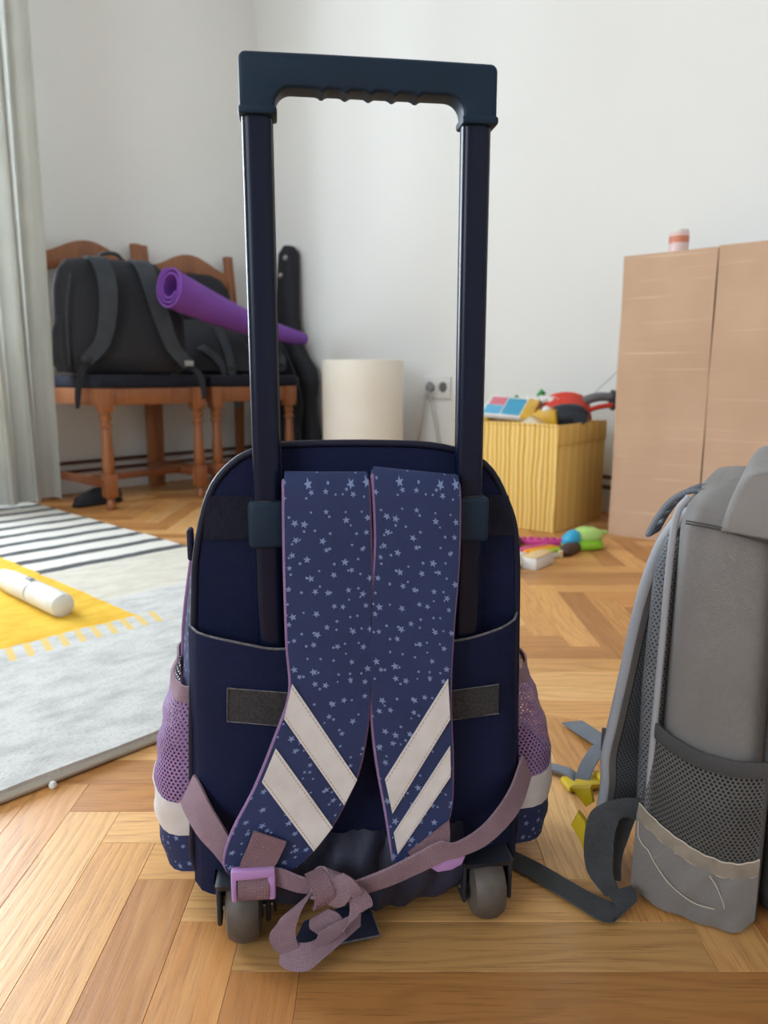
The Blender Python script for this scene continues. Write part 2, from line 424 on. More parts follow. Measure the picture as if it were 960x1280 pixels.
def band(name, left, right, mat, parent=None, thick=0.003, n=6, cross=4, bulge=0.0, dirv=None):
    """ribbon between two edge polylines"""
    Lp, Rp = cr(left, n), cr(right, n)
    rows = []
    for a, b in zip(Lp, Rp):
        row = []
        for j in range(cross + 1):
            t = j / cross
            p = a.lerp(b, t)
            if bulge and dirv: p = p + Vector(dirv) * bulge * (4 * t * (1 - t))
            row.append(p)
        rows.append(row)
    return grid(name, rows, mat, parent, thick)
def ribbon(name, path, side, w, mat, parent=None, thick=0.0022, n=8):
    """webbing: path points, side vectors (one per point or a single one), width"""
    if not isinstance(side, list): side = [side] * len(path)
    ws = w if isinstance(w, list) else [w] * len(path)
    sd = [Vector(s).normalized() * ww / 2 for s, ww in zip(side, ws)]
    return band(name, [Vector(p) - s for p, s in zip(path, sd)], [Vector(p) + s for p, s in zip(path, sd)], mat, parent, thick, n, 2)
def tube(name, path, r, mat, parent=None, n=10, smooth=6, caps=True, squash=None, closed=False):
    P = cr(path, smooth) if smooth > 1 else [Vector(p) for p in path]
    k = len(P)
    rr = r if callable(r) else (lambda t: r)
    T = [(P[(i + 1) % k if closed else min(i + 1, k - 1)] - P[(i - 1) if (closed or i) else 0]).normalized() for i in range(k)]
    up = V(0, 0, 1) if abs(T[0].z) < 0.9 else V(0, 1, 0)
    u = (up - T[0] * up.dot(T[0])).normalized()
    verts, uv, faces, acc = [], [], [], 0
    for i in range(k):
        u = (u - T[i] * u.dot(T[i])).normalized(); v = T[i].cross(u)
        if i: acc += (P[i] - P[i - 1]).length
        q = rr(i / max(1, k - 1))
        for j in range(n):
            a = 2 * PI * j / n
            verts.append(P[i] + u * math.cos(a) * q + v * math.sin(a) * q * (squash or 1)); uv.append((a * q, acc))
    m = k if closed else k - 1
    for i in range(m):
        i2 = (i + 1) % k
        for j in range(n): faces.append((i * n + j, i * n + (j + 1) % n, i2 * n + (j + 1) % n, i2 * n + j))
    if caps and not closed:
        faces.append(tuple(reversed(range(n)))); faces.append(tuple(range((k - 1) * n, k * n)))
    return mk(name, verts, faces, mat, parent, uv, 50)
def lathe(name, prof, mat, parent=None, n=20, loc=(0, 0, 0), axis='z', sharp=35):
    verts, faces = [], []
    for r, z in prof:
        for j in range(n):
            a = 2 * PI * j / n
            p = (r * math.cos(a), r * math.sin(a), z)
            if axis == 'x': p = (z, p[0], p[1])
            if axis == 'y': p = (p[0], z, p[1])
            verts.append(Vector(p) + Vector(loc))
    for i in range(len(prof) - 1):
        for j in range(n): faces.append((i * n + j, i * n + (j + 1) % n, (i + 1) * n + (j + 1) % n, (i + 1) * n + j))
    faces.append(tuple(reversed(range(n)))); faces.append(tuple(range((len(prof) - 1) * n, len(prof) * n)))
    if axis == 'y': faces = [tuple(reversed(f)) for f in faces]
    return mk(name, verts, faces, mat, parent, None, sharp)
def rbox(name, lo, hi, mat, parent=None, r=0.003, seg=2, xf=None):
    bm = bmesh.new()
    bmesh.ops.create_cube(bm, size=1)
    lo, hi = Vector(lo), Vector(hi)
    for v in bm.verts: v.co = Vector(((lo[i] + hi[i]) / 2 + v.co[i] * (hi[i] - lo[i]) for i in range(3)))
    if r > 0: bmesh.ops.bevel(bm, geom=list(bm.edges), offset=min(r, 0.49 * min(hi[i] - lo[i] for i in range(3))), segments=seg, profile=0.5, affect='EDGES')
    if xf:
        for v in bm.verts: v.co = xf @ v.co
    bmesh.ops.recalc_face_normals(bm, faces=bm.faces)
    uvl = bm.loops.layers.uv.new('UVMap')
    for f in bm.faces:
        a = max(range(3), key=lambda i: abs(f.normal[i]))
        for l in f.loops:
            c = l.vert.co
            l[uvl].uv = ((c.y, c.z), (c.x, c.z), (c.x, c.y))[a]
    me = bpy.data.meshes.new(name); bm.to_mesh(me); bm.free()
    me.materials.append(M[mat])
    for p in me.polygons: p.use_smooth = True
    me.set_sharp_from_angle(angle=R(40))
    o = bpy.data.objects.new(name, me); COL.objects.link(o)
    if parent: o.parent = parent
    return o
def prism(name, poly, d0, d1, mat, parent=None, bev=0.0, seg=2, plane='xz'):
    """polygon in a plane, extruded along the third axis"""
    f = {'xz': lambda a, b, d: (a, d, b), 'xy': lambda a, b, d: (a, b, d), 'yz': lambda a, b, d: (d, a, b)}[plane]
    bm = bmesh.new()
    v0 = [bm.verts.new(f(a, b, d0)) for a, b in poly]; v1 = [bm.verts.new(f(a, b, d1)) for a, b in poly]
    n = len(poly)
    bm.faces.new(v0); bm.faces.new(v1)
    for i in range(n): bm.faces.new((v0[i], v0[(i + 1) % n], v1[(i + 1) % n], v1[i]))
    bmesh.ops.recalc_face_normals(bm, faces=bm.faces)
    if bev:
        ring = [e for e in bm.edges if (e.verts[0] in v0) == (e.verts[1] in v0)]
        bmesh.ops.bevel(bm, geom=ring, offset=bev, segments=seg, profile=0.5, affect='EDGES')
    bmesh.ops.recalc_face_normals(bm, faces=bm.faces)
    uvl = bm.loops.layers.uv.new('UVMap')
    for fc in bm.faces:
        a = max(range(3), key=lambda i: abs(fc.normal[i]))
        for l in fc.loops:
            c = l.vert.co; l[uvl].uv = ((c.y, c.z), (c.x, c.z), (c.x, c.y))[a]
    me = bpy.data.meshes.new(name); bm.to_mesh(me); bm.free()
    me.materials.append(M[mat])
    for p in me.polygons: p.use_smooth = True
    me.set_sharp_from_angle(angle=R(35))
    o = bpy.data.objects.new(name, me); COL.objects.link(o)
    if parent: o.parent = parent
    return o
def loft(name, rings, mat, parent=None, sharp=60):
    """closed rings (equal counts) with end caps, uv in metres"""
    n = len(rings[0]); verts, uv, faces, acc = [], [], [], 0
    for i, rg in enumerate(rings):
        if i: acc += max((Vector(rg[j]) - Vector(rings[i - 1][j])).length for j in range(0, n, max(1, n // 8)))
        a = 0
        for j in range(n):
            if j: a += (Vector(rg[j]) - Vector(rg[j - 1])).length
            verts.append(Vector(rg[j])); uv.append((a, acc))
    for i in range(len(rings) - 1):
        for j in range(n): faces.append((i * n + j, i * n + (j + 1) % n, (i + 1) * n + (j + 1) % n, (i + 1) * n + j))
    faces.append(tuple(reversed(range(n)))); faces.append(tuple(range((len(rings) - 1) * n, len(rings) * n)))
    o = mk(name, verts, faces, mat, parent, uv, sharp)
    bm = bmesh.new(); bm.from_mesh(o.data); bmesh.ops.recalc_face_normals(bm, faces=bm.faces); bm.to_mesh(o.data); bm.free()
    return o
def sring(cx, cy, z, hx, hy, e=4.0, n=32, jig=0.0):      # superellipse ring at height z
    out = []
    for j in range(n):
        a = 2 * PI * j / n
        c, s = math.cos(a), math.sin(a)
        k = 1 + jig * (math.sin(3 * a + z * 21) + 0.6 * math.sin(5 * a - z * 33))
        out.append((cx + hx * k * math.copysign(abs(c) ** (2 / e), c), cy + hy * k * math.copysign(abs(s) ** (2 / e), s), z))
    return out
def softbag(name, secs, mat, parent=None, e=4, jig=0.0):  # secs: (z, cx, cy, hx, hy)
    return loft(name, [sring(cx, cy, z, hx, hy, e, 36, jig) for z, cx, cy, hx, hy in secs], mat, parent)

# ================================================================== the setting
def wallmesh(name, boxes, mat):
    verts, faces = [], []
    for c in boxes:
        k = len(verts); verts += [Vector(p) for p in c]
        faces += [tuple(k + i for i in f) for f in ((0, 3, 2, 1), (4, 5, 6, 7), (0, 1, 5, 4), (1, 2, 6, 5), (2, 3, 7, 6), (3, 0, 4, 7))]
    return struct(mk(name, verts, faces, mat, None, None, 20))
def rb(t0, t1, s0, s1, z0, z1):
    return [room(t0, s0, z0), room(t1, s0, z0), room(t1, s1, z0), room(t0, s1, z0), room(t0, s0, z1), room(t1, s0, z1), room(t1, s1, z1), room(t0, s1, z1)]
RT, RS, RH = -5.0, 5.0, 2.7
wallmesh('wall_left', [rb(RT, WIN_T0, -0.2, 0, 0, RH), rb(WIN_T1, 0, -0.2, 0, 0, RH), rb(WIN_T0, WIN_T1, -0.2, 0, 0, WIN_Z0), rb(WIN_T0, WIN_T1, -0.2, 0, WIN_Z1, RH)], 'wall')
wallmesh('wall_back', [rb(0, 0.2, -0.2, RS, 0, RH)], 'wall')
wallmesh('wall_right', [rb(RT, 0, RS, RS + 0.2, 0, RH)], 'wall_far')
wallmesh('wall_near', [rb(RT - 0.2, RT, -0.2, 1.95, 0, RH), rb(RT - 0.2, RT, 3.25, RS, 0, RH), rb(RT - 0.2, RT, 1.95, 3.25, 0, 0.75), rb(RT - 0.2, RT, 1.95, 3.25, 2.25, RH)], 'wall_far')
wallmesh('ceiling', [rb(RT - 0.2, 0.2, -0.2, RS + 0.2, RH, RH + 0.1)], 'ceil')
def window(name, org, ux, w, h, depth):     # frame in a wall opening
    rot = math.atan2(ux.y, ux.x)
    o = bpy.data.objects.new(name, None); COL.objects.link(o); o.location = org; o.rotation_euler = (0, 0, rot); struct(o)
    for x0, x1, z0, z1 in ((0, w, 0, .06), (0, w, h - .06, h), (0, .06, .06, h - .06), (w - .06, w, .06, h - .06), (w / 2 - .04, w / 2 + .04, .06, h - .06)):
        rbox('window_frame', (x0, 0, z0), (x1, depth, z1), 'pvc', o, 0.006)
    for x0, x1 in ((.06, w / 2 - .04), (w / 2 + .04, w - .06)):
        rbox('pane', (x0, depth * .4, .06), (x1, depth * .4 + .006, h - .06), 'glass', o, 0)
    return o
window('window_1', room(WIN_T0, -0.06, WIN_Z0), A, WIN_T1 - WIN_T0, WIN_Z1 - WIN_Z0, 0.05)
window('added_rear_window', room(RT - 0.06, 1.95, 0.75), B, 1.3, 1.5, 0.05)  # added window behind the viewer, made up to carry the fill light

# floor: a slab with oak herringbone planks as its pieces
fl = wallmesh('floor', [rb(RT - 0.2, 0.2, -0.2, RS + 0.2, -0.12, -0.006)], 'joint')
PW, PL, X0, Y0 = 0.0565, 0.3985, -0.1818, 0.643
planks = []
for m in range(-7, 9):
    for k in range(-75, 90):
        x = X0 + k * PW + m * (PL + PW); y = Y0 - k * PW + m * (PL - PW)
        for kind, cx, cy in (('h', x + PL / 2, y - PW / 2), ('v', x - PW / 2, y - PL / 2)):
            d = Vector((cx, cy, 0)) - CORNER
            t, s = d.dot(A), d.dot(B)
            if t > 0.12 or s < -0.12 or t < RT - 0.1 or s > RS + 0.1: continue
            planks.append((kind, cx, cy))
def seen(cx, cy):
    cp_, sp_ = math.cos(PITCH), math.sin(PITCH)
    best = False
    for dx in (-0.2, 0, 0.2):
        for dy in (-0.2, 0, 0.2):
            dep = (cy + dy) * cp_ + CAM_H * sp_
            if dep < 0.2: continue
            u = 480 + F_PX * (cx + dx) / dep; v = 640 - F_PX * ((cy + dy) * sp_ - CAM_H * cp_) / dep
            if -10 < u < 970 and v < 1290: best = True
    return best
seen_list = sorted([p for p in planks if seen(p[1], p[2])], key=lambda p: math.hypot(p[1], p[2]))
near = seen_list[:296]; near_set = set(near)
gap = 0.0001
def plank_geo(l, w):
    h, g, b = 0.006, gap, 0.0004
    x, y = l / 2 - g, w / 2 - g
    vs = [(-x, -y, -h), (x, -y, -h), (x, y, -h), (-x, y, -h), (-x, -y, -b), (x, -y, -b), (x, y, -b), (-x, y, -b), (-x + b, -y + b, 0), (x - b, -y + b, 0), (x - b, y - b, 0), (-x + b, y - b, 0)]
    fs = [(0, 1, 5, 4), (1, 2, 6, 5), (2, 3, 7, 6), (3, 0, 4, 7), (4, 5, 9, 8), (5, 6, 10, 9), (6, 7, 11, 10), (7, 4, 8, 11), (8, 9, 10, 11)]
    return vs, fs
pv, pf = plank_geo(PL, PW)
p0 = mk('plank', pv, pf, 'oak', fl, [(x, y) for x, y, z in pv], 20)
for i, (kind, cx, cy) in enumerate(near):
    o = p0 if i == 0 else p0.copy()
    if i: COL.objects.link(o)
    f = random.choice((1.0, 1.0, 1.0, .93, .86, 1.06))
    if kind == 'h' and abs(cx - .06) < .12 and .47 < cy < .60: f = .64          # brown strips in front of the school bag, part of its shade tinted in
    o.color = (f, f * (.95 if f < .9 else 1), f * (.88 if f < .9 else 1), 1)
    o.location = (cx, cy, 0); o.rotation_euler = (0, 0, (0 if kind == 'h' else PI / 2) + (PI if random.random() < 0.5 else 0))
vs_, fs_, uv_ = [], [], []
for kind, cx, cy in planks:
    if (kind, cx, cy) in near_set: continue
    k = len(vs_)
    for x, y, z in pv:
        vs_.append((cx + x, cy + y, z) if kind == 'h' else (cx - y, cy + x, z)); uv_.append((x, y))
    fs_ += [tuple(k + i for i in f) for f in pf]
pfld = mk('plank_field', vs_, fs_, 'oak2', fl, uv_, 20); pfld['kind'] = 'stuff'

# two brown heating pipes along the foot of both walls
for z, lb in ((0.128, 'upper brown painted heating pipe along the foot of the walls'), (0.092, 'lower brown painted heating pipe along the foot of the walls')):
    tag(tube('heating_pipe', [room(-1.35, 0.03, z), room(-0.06, 0.03, z), room(-0.03, 0.06, z), room(-0.03, 3.2, z)], 0.0075, 'pipe', None, 10, 1), lb, 'pipe', 'heating pipes')

# ================================================================== trolley school bag
TB = thing('trolley_backpack', 'navy star-print wheeled school bag with tall handle, standing in the middle', 'school bag', (-0.0144, 0.5805, 0), R(7.8))
outl = [(-.120, .030), (-.143, .038), (-.1515, .060), (-.1500, .10), (-.1469, .188), (-.1404, .288), (-.1363, .336), (-.1239, .384), (-.1052, .4085), (-.0824, .4199), (-.0533, .4238), (.0193, .4236), (.0700, .4195), (.1051, .4051), (.1251, .3736), (.1356, .3344), (.1386, .2462), (.1400, .169), (.1435, .09), (.1425, .056), (.134, .038), (.112, .030)]
OUT = [(p.x, p.z) for p in cr([(x, 0, z) for x, z in outl], 4)]
def oring(y, fx, inset, drop=0.0):
    out = []
    for x, z in OUT:
        f = 1 + (fx - 1) * min(1.0, max(0.0, (.45 - z) / .2))
        out.append(((x + .004) * f * (1 - inset / .14) - .004, y, .225 + (z - .225) * (1 - inset / .2) - drop * max(0, (z - .3) / .12)))
    return out
loft('body', [oring(.035, 1, 0), oring(.052, 1.03, 0, .006), oring(.09, 1.10, 0, .022), oring(.13, 1.13, 0, .036), oring(.165, 1.12, .004, .046), oring(.185, 1.08, .014, .05), oring(.196, 1.0, .035, .055)], 'stars', TB)
def inset_poly(k): return [((x + .004) * k - .004, .225 + (z - .225) * k) for x, z in OUT]
prism('back_panel', inset_poly(.985), .0335, .036, 'navy', TB)
tube('piping', [(x, .0345, z) for x, z in OUT], .0032, 'piping', TB, 8, 1, closed=True)
tube('rear_piping', [p for p in oring(.13, 1.13, -.001, .036)], .0022, 'lilac_cord', TB, 6, 1, closed=True)
# ribbed band the collars are riveted to
prism('ribbed_band', [(-.131, .347), (.1325, .343), (.1265, .378), (-.1255, .383)], .0315, .0336, 'ribbed', TB)
# flap of the rain cover pocket sticking out on the left
rbox('side_tab', (-.1475, .060, .322), (-.1425, .075, .350), 'navy_dark', TB, .003, 2, Matrix.Rotation(R(0), 4, 'Y'))
# lower panel that holds the tubes
def ptop(x): return lut([(-.147, .2735), (-.11, .267), (-.077, .2595), (-.04, .259), (.0, .257), (.06, .2575), (.09, .2605), (.12, .2665), (.139, .273)], x)
rows = []
for i in range(23):
    row = []
    for j in range(41):
        u = j / 40
        xt = -.1445 + u * .283
        f = i / 22
        z = ptop(xt) * (1 - f) + .036 * f
        wx = 1.0 + .035 * f
        e = max(0, 1 - abs(2 * u - 1) ** 5)
        y = .0345 - .0285 * e ** .5
        y -= .0016 * math.sin(9 * u + 3.5 * f * PI) * math.sin(PI * f) + .004 * max(0, f - .75) * math.sin(23 * u)
        row.append((xt * wx, y, z))
    rows.append(row)
grid('lower_panel', rows, 'navy', TB, .0018)
tube('panel_hem', [(p[0], p[1] - .001, p[2] + .0004) for p in rows[0]], .0011, 'hem_grey', TB, 6, 1)
def psurf(x, z, off):     # y of the lower panel front
    u = min(1, max(0, (x / (1 + .035 * max(0, (ptop(x) - z) / (ptop(x) - .036))) + .1445) / .283))
    e = max(0, 1 - abs(2 * u - 1) ** 5)
    return .0345 - .0285 * e ** .5 - .0018 - off
def patch(name, quad, ysurf, off, mat, parent, nu=8, nv=5, th=.0012):
    (ax, az), (bx, bz), (cx, cz), (dx, dz) = quad     # top-left, top-right, bottom-right, bottom-left
    vs, fs, uv = [], [], []
    for i in range(nv + 1):
        for j in range(nu + 1):
            u, v = j / nu, i / nv
            x = (ax * (1 - u) + bx * u) * (1 - v) + (dx * (1 - u) + cx * u) * v
            z = (az * (1 - u) + bz * u) * (1 - v) + (dz * (1 - u) + cz * u) * v
            vs.append((x, ysurf(x, z) - off, z)); uv.append((u, 1 - v))
    k = len(vs); m = nu + 1
    for i in range(nv):
        for j in range(nu): fs.append((i * m + j, (i + 1) * m + j, (i + 1) * m + j + 1, i * m + j + 1))
    vs += [(x, y + th, z) for x, y, z in vs]; uv = uv + uv
    fs += [tuple(reversed([q + k for q in f])) for f in fs]
    for i in range(nv):
        fs.append((i * m, i * m + k, (i + 1) * m + k, (i + 1) * m)); q = i * m + nu; fs.append((q, q + m, q + m + k, q + k))
    for j in range(nu):
        fs.append((j, j + 1, j + 1 + k, j + k)); q = nv * m + j; fs.append((q, q + k, q + k + 1, q + 1))
    return mk(name, vs, fs, mat, parent, uv, 40)
pl_ = lambda x, z: psurf(x, z, 0)
for quad in (((-.1135, .2285), (-.055, .222), (-.055, .192), (-.1150, .1995)), ((.055, .2155), (.1155, .2175), (.1165, .1905), (.055, .189))):
    v = patch('hook_tape', quad, pl_, .0022, 'velcro', TB)
    c = [(x, psurf(x, z, .0036), z) for x, z in quad]
    tube('tape_stitching', [c[0], c[1], c[2], c[3], c[0]], .0005, 'hem_grey', v, 4, 1)
# handle: two lacquered tubes, grip, collars
for x in (-.0770, .0875):
    t_ = loft('handle_tube', [sring(x, .0195, z, .0112, .0085, 3.2, 24) for z in (.06, .30, .50, .675)], 'tube', TB)
    rbox('tube_groove', (x + .0105, .0175, .10), (x + .0117, .0215, .672), 'black_plastic', t_, .0003, 1)
    rbox('tube_collar', (x - .0155, .0055, .3435), (x + .0155, .0335, .3815), 'grip', TB, .004, 3)
    lathe('collar_rim', [(.0, .3800), (.0125, .3800), (.0125, .3822), (.0, .3822)], 'black_plastic', TB, 20, (x, .0195, 0))
gp = []
XL, XR, ZT, ZB, ZI = -.0890, .1015, .7065, .6675, .6835
def arc(cx, cz, r, a0, a1, n=8): return [(cx + r * math.cos(R(a0 + (a1 - a0) * i / n)), cz + r * math.sin(R(a0 + (a1 - a0) * i / n))) for i in range(n + 1)]
gp += [(XL, ZB)] + arc(XL + .0055, ZT - .0055, .0055, 180, 90) + [(-.03, ZT + .0004), (.04, ZT + .0004)] + arc(XR - .0055, ZT - .0055, .0055, 90, 0) + [(XR, ZB), (XR - .0255, ZB)]
gp += arc(XR - .0255 - .012, ZI - .012, .012, 0, 90)
N = 60; xa, xb = XR - .0375, XL + .0375
for i in range(1, N):
    x = xa + (xb - xa) * i / N
    gp.append((x, ZI - .0022 * max(0, math.sin(PI * 13 * i / N)) ** 2 * (1 if 8 < i < 52 else 0)))
gp += arc(XL + .0255 + .012, ZI - .012, .012, 90, 180) + [(XL + .0255, ZB)]
prism('handle_grip', gp, .0085, .0305, 'grip', TB, .0028, 3)
for x in (XL + .0128, XR - .0128):
    rbox('grip_cuff', (x - .0140, .0075, ZB - .003), (x + .0140, .0315, ZB + .003), 'grip', TB, .002)
# side pockets
for sgn, lbl, mm in ((-1, 'left', 'lilac_mesh'), (1, 'right', 'lilac_mesh')):
    def pout(z): return (.004 if sgn < 0 else .013) * min(1, max(0, (.21 - z) / .08)) + lut([(.038, .179), (.06, .1835), (.10, .1850), (.13, .1820), (.17, .1750), (.20, .1670), (.215, .163)], z)
    def prow(z, grow=0.0):
        xf = lut([(.03, .150), (.10, .148), (.21, .143)], z) - .002
        row = []
        for k in range(15):
            a = PI * k / 14
            y = .108 - .062 * math.cos(a)
            base = xf + (.018 if k > 7 else 0) * (k - 7) / 7
            x = base + (pout(z) + grow - xf) * math.sin(a) ** .7
            x += .0015 * math.sin(z * 190 + k) * math.sin(a)
            row.append((sgn * (x + .002) - .002, y, z))
        return row if sgn < 0 else row[::-1]
    zs = lambda a, b, n: [a + (b - a) * i / n for i in range(n + 1)]
    pk = grid('pocket_base', [prow(z) for z in zs(.098, .036, 8)], 'stars', TB, .0015)
    grid('reflective_band', [prow(z, .0014) for z in zs(.104, .072, 5)], 'refl', TB, .001)
    grid('pocket_net', [prow(z) for z in zs(.204, .100, 14)], mm, TB, 0)
    grid('pocket_hem', [prow(z, .0012) for z in zs(.2135, .199, 4)], 'lilac', TB, .0018)
# shoulder straps
def sy(z): return lut([(.05, -.020), (.10, -.018), (.2, -.012), (.3, -.006), (.36, -.002), (.385, .000), (.41, .003)], z)
def strap(left, right, cordm):
    top = lambda e, dx: [(e[0][0] + dx, .0315, .372), (e[0][0] + dx, .026, .3885), (e[0][0], .012, e[0][1] + .003)]
    Lp = top(left, 0) + [(x, sy(z), z) for x, z in left]
    Rp = top(right, 0) + [(x, sy(z), z) for x, z in right]
    s_ = band('shoulder_strap', Lp, Rp, 'stars', TB, .0075, 6, 6, .0012, (0, -1, 0))
    for E_ in (Lp, Rp):
        tube('edge_cord', [(p[0], p[1] - .0038, p[2]) for p in cr(E_, 6)], .0024, cordm, s_, 8, 1)
    return s_
sL = strap([(-.0633, .3927), (-.0640, .3369), (-.0637, .271), (-.0625, .2301), (-.0753, .1926), (-.0927, .1512), (-.1110, .1166), (-.1184, .0900), (-.1095, .0745)],
           [(.0012, .3914), (.0023, .3346), (.0014, .2677), (.0004, .2260), (-.0045, .185), (-.0132, .1522), (-.0339, .1134), (-.0560, .0880), (-.0790, .0735)], 'lilac_cord')
sR = strap([(.0063, .3957), (.0074, .3475), (.0035, .2948), (.0019, .2332), (.0057, .1762), (.0138, .1242), (.0200, .0800)],
           [(.0737, .3879), (.0729, .3300), (.0690, .2782), (.0665, .2223), (.0685, .1600), (.0660, .1150), (.0500, .0800)], 'lilac_cord')
stf = lambda x, z: sy(z) - .0075 - .0012
for s_, qs in ((sL, (((-.0613, .2395), (-.0108, .1559), (-.0217, .1349), (-.0683, .2110)), ((-.0754, .1871), (-.0313, .1166), (-.0471, .0972), (-.0871, .1596)))),
               (sR, (((.0121, .1543), (.0645, .2364), (.0664, .2023), (.0180, .1244)), ((.0190, .1071), (.0665, .1792), (.0669, .1528), (.0222, .0880))))):
    for q in qs:
        c0 = sum(a for a, b in q) / 4; c1 = sum(b for a, b in q) / 4
        patch('reflective_stripe', q, stf, .0010, 'refl', s_, 12, 5)
# lilac webbing, tabs, buckles, knot and bow
wl = ribbon('webbing', [(-.151, .026, .130), (-.146, .016, .126), (-.135, .000, .114), (-.1225, -.010, .101), (-.115, -.014, .089)], [(.4, -.1, .9), (.45, -.1, .85), (.45, 0, .9), (.35, 0, .95), (.3, 0, .95)], [.030, .030, .027, .024, .022], 'lilac', TB)
band('strap_tab', [(-.0945, -.0290, .1215), (-.100, -.0305, .108), (-.106, -.0310, .094), (-.1085, -.031, .082)], [(-.0690, -.0290, .1095), (-.0745, -.0310, .098), (-.0800, -.0325, .088), (-.0820, -.033, .079)], 'lilac_tab', TB, .002, 5, 4)
band('strap_tab', [(.0310, -.0270, .0890), (.0350, -.0290, .0830), (.0405, -.0300, .0760)], [(.0655, -.0265, .1150), (.0660, -.0280, .1000), (.0640, -.0300, .0850)], 'lilac_tab', TB, .002, 4, 4)
def frame_buckle(x0, x1, z0, z1, y, par):
    b = rbox('buckle', (x0, y - .004, z1 - .0085), (x1, y + .004, z1), 'lilac_plastic', par, .002, 2)
    rbox('buckle_side', (x0, y - .004, z0), (x0 + .0045, y + .004, z1 - .004), 'lilac_plastic', b, .0018)
    rbox('buckle_side', (x1 - .006, y - .004, z0), (x1, y + .004, z1 - .004), 'lilac_plastic', b, .0018)
    rbox('buckle_bar', (x0 + .003, y - .001, z0 + .006), (x1 - .003, y + .003, z0 + .011), 'lilac_plastic', b, .001)
    return b
frame_buckle(-.1135, -.0785, .0635, .0915, -.0335, TB)
ribbon('webbing', [(-.0960, -.030, .0845), (-.0960, -.0365, .077), (-.0960, -.0360, .068), (-.0955, -.0300, .063), (-.0950, -.024, .067)], (1, 0, -.05), .0245, 'lilac_tab', TB)
ribbon('webbing', [(-.0900, -.026, .079), (-.0760, -.0295, .079), (-.0600, -.034, .0745), (-.0460, -.036, .0715), (-.036, -.034, .070)], [(0, -.2, 1), (.1, -.2, 1), (.1, -.3, 1), (.1, -.4, 1), (.1, -.4, 1)], [.017, .018, .018, .015, .012], 'lilac', TB)
kn = ribbon('knot', [(-.0440, -.0390, .0600), (-.0400, -.0475, .0640), (-.0330, -.0500, .0700), (-.0270, -.0455, .0780), (-.0290, -.0360, .0830), (-.0370, -.0300, .0790), (-.0430, -.0330, .0680), (-.0400, -.0430, .0610)], (.85, 0, -.45), [.020, .022, .024, .022, .020, .02, .02, .02], 'lilac', TB, .0025)
ribbon('knot_fold', [(-.0480, -.0340, .0830), (-.0430, -.0440, .0800), (-.0400, -.0490, .0710), (-.0420, -.0450, .0620), (-.0440, -.0350, .0580)], (.95, .1, .3), [.014, .016, .017, .016, .012], 'lilac_tab', kn, .0025)
ribbon('knot_fold', [(-.0300, -.0420, .0840), (-.0220, -.0450, .0790), (-.0170, -.0450, .0700), (-.0200, -.0420, .0620), (-.027, -.036, .0575)], (.9, 0, .35), [.012, .013, .014, .012, .01], 'lilac', kn, .0025)
ribbon('webbing', [(-.0260, -.0370, .0650), (-.0100, -.0360, .0680), (.0150, -.0340, .0740), (.0400, -.0320, .0830), (.0600, -.0310, .0910), (.0720, -.0300, .0900), (.0950, -.0220, .0940), (.1150, -.0120, .1040), (.1320, .0020, .1150), (.1500, .0300, .1260)],
       [(-.2, -.3, 1), (-.2, -.3, 1), (-.3, -.3, 1), (-.35, -.2, 1), (-.4, -.2, 1), (-.3, -.2, 1), (-.35, -.1, 1), (-.45, -.1, 1), (-.45, -.1, 1), (-.45, -.1, 1)], [.016, .018, .020, .020, .021, .016, .018, .021, .024, .024], 'lilac', TB)
prism('buckle', [(.0480, .0740), (.0660, .0815), (.0760, .0860), (.0800, .0800), (.0770, .0735), (.0680, .0690), (.0560, .0680)], -.0290, -.0200, 'lilac_plastic', TB, .002)
# the bow hanging from the knot
ribbon('bow_loop', [(-.0430, -.0400, .0720), (-.0560, -.0430, .0640), (-.0690, -.0450, .0520), (-.0740, -.0450, .0380), (-.0700, -.0440, .0240), (-.0640, -.0420, .0180)], [(.7, 0, .7), (.75, 0, .65), (.85, 0, .5), (1, 0, .15), (1, 0, 0), (1, 0, -.1)], [.018, .022, .024, .021, .019, .016], 'lilac', TB)
ribbon('bow_loop', [(-.0760, -.0420, .0200), (-.0680, -.0460, .0185), (-.0540, -.0500, .0195), (-.0400, -.0460, .0250), (-.0240, -.0380, .0300), (-.0100, -.0300, .0330)], [(.1, .6, .8)] * 6, [.018, .020, .020, .017, .014, .011], 'lilac', TB)
ribbon('bow_loop', [(-.0240, -.0400, .0720), (-.0140, -.0430, .0680), (-.0105, -.0460, .0560), (-.0180, -.0470, .0450), (-.0320, -.0480, .0370), (-.0470, -.0490, .0310)], [(.9, .1, -.35), (.95, .1, -.1), (1, 0, .2), (.65, 0, .75), (.4, 0, .9), (.3, 0, .95)], [.013, .016, .019, .020, .019, .015], 'lilac', TB)
ribbon('bow_tail', [(-.0440, -.0380, .0480), (-.0400, -.0400, .0430), (-.0350, -.0410, .0360), (-.0320, -.0420, .0280)], [(.85, 0, .5), (.9, 0, .4), (1, 0, .2), (1, 0, .1)], [.018, .026, .024, .018], 'lilac', TB)
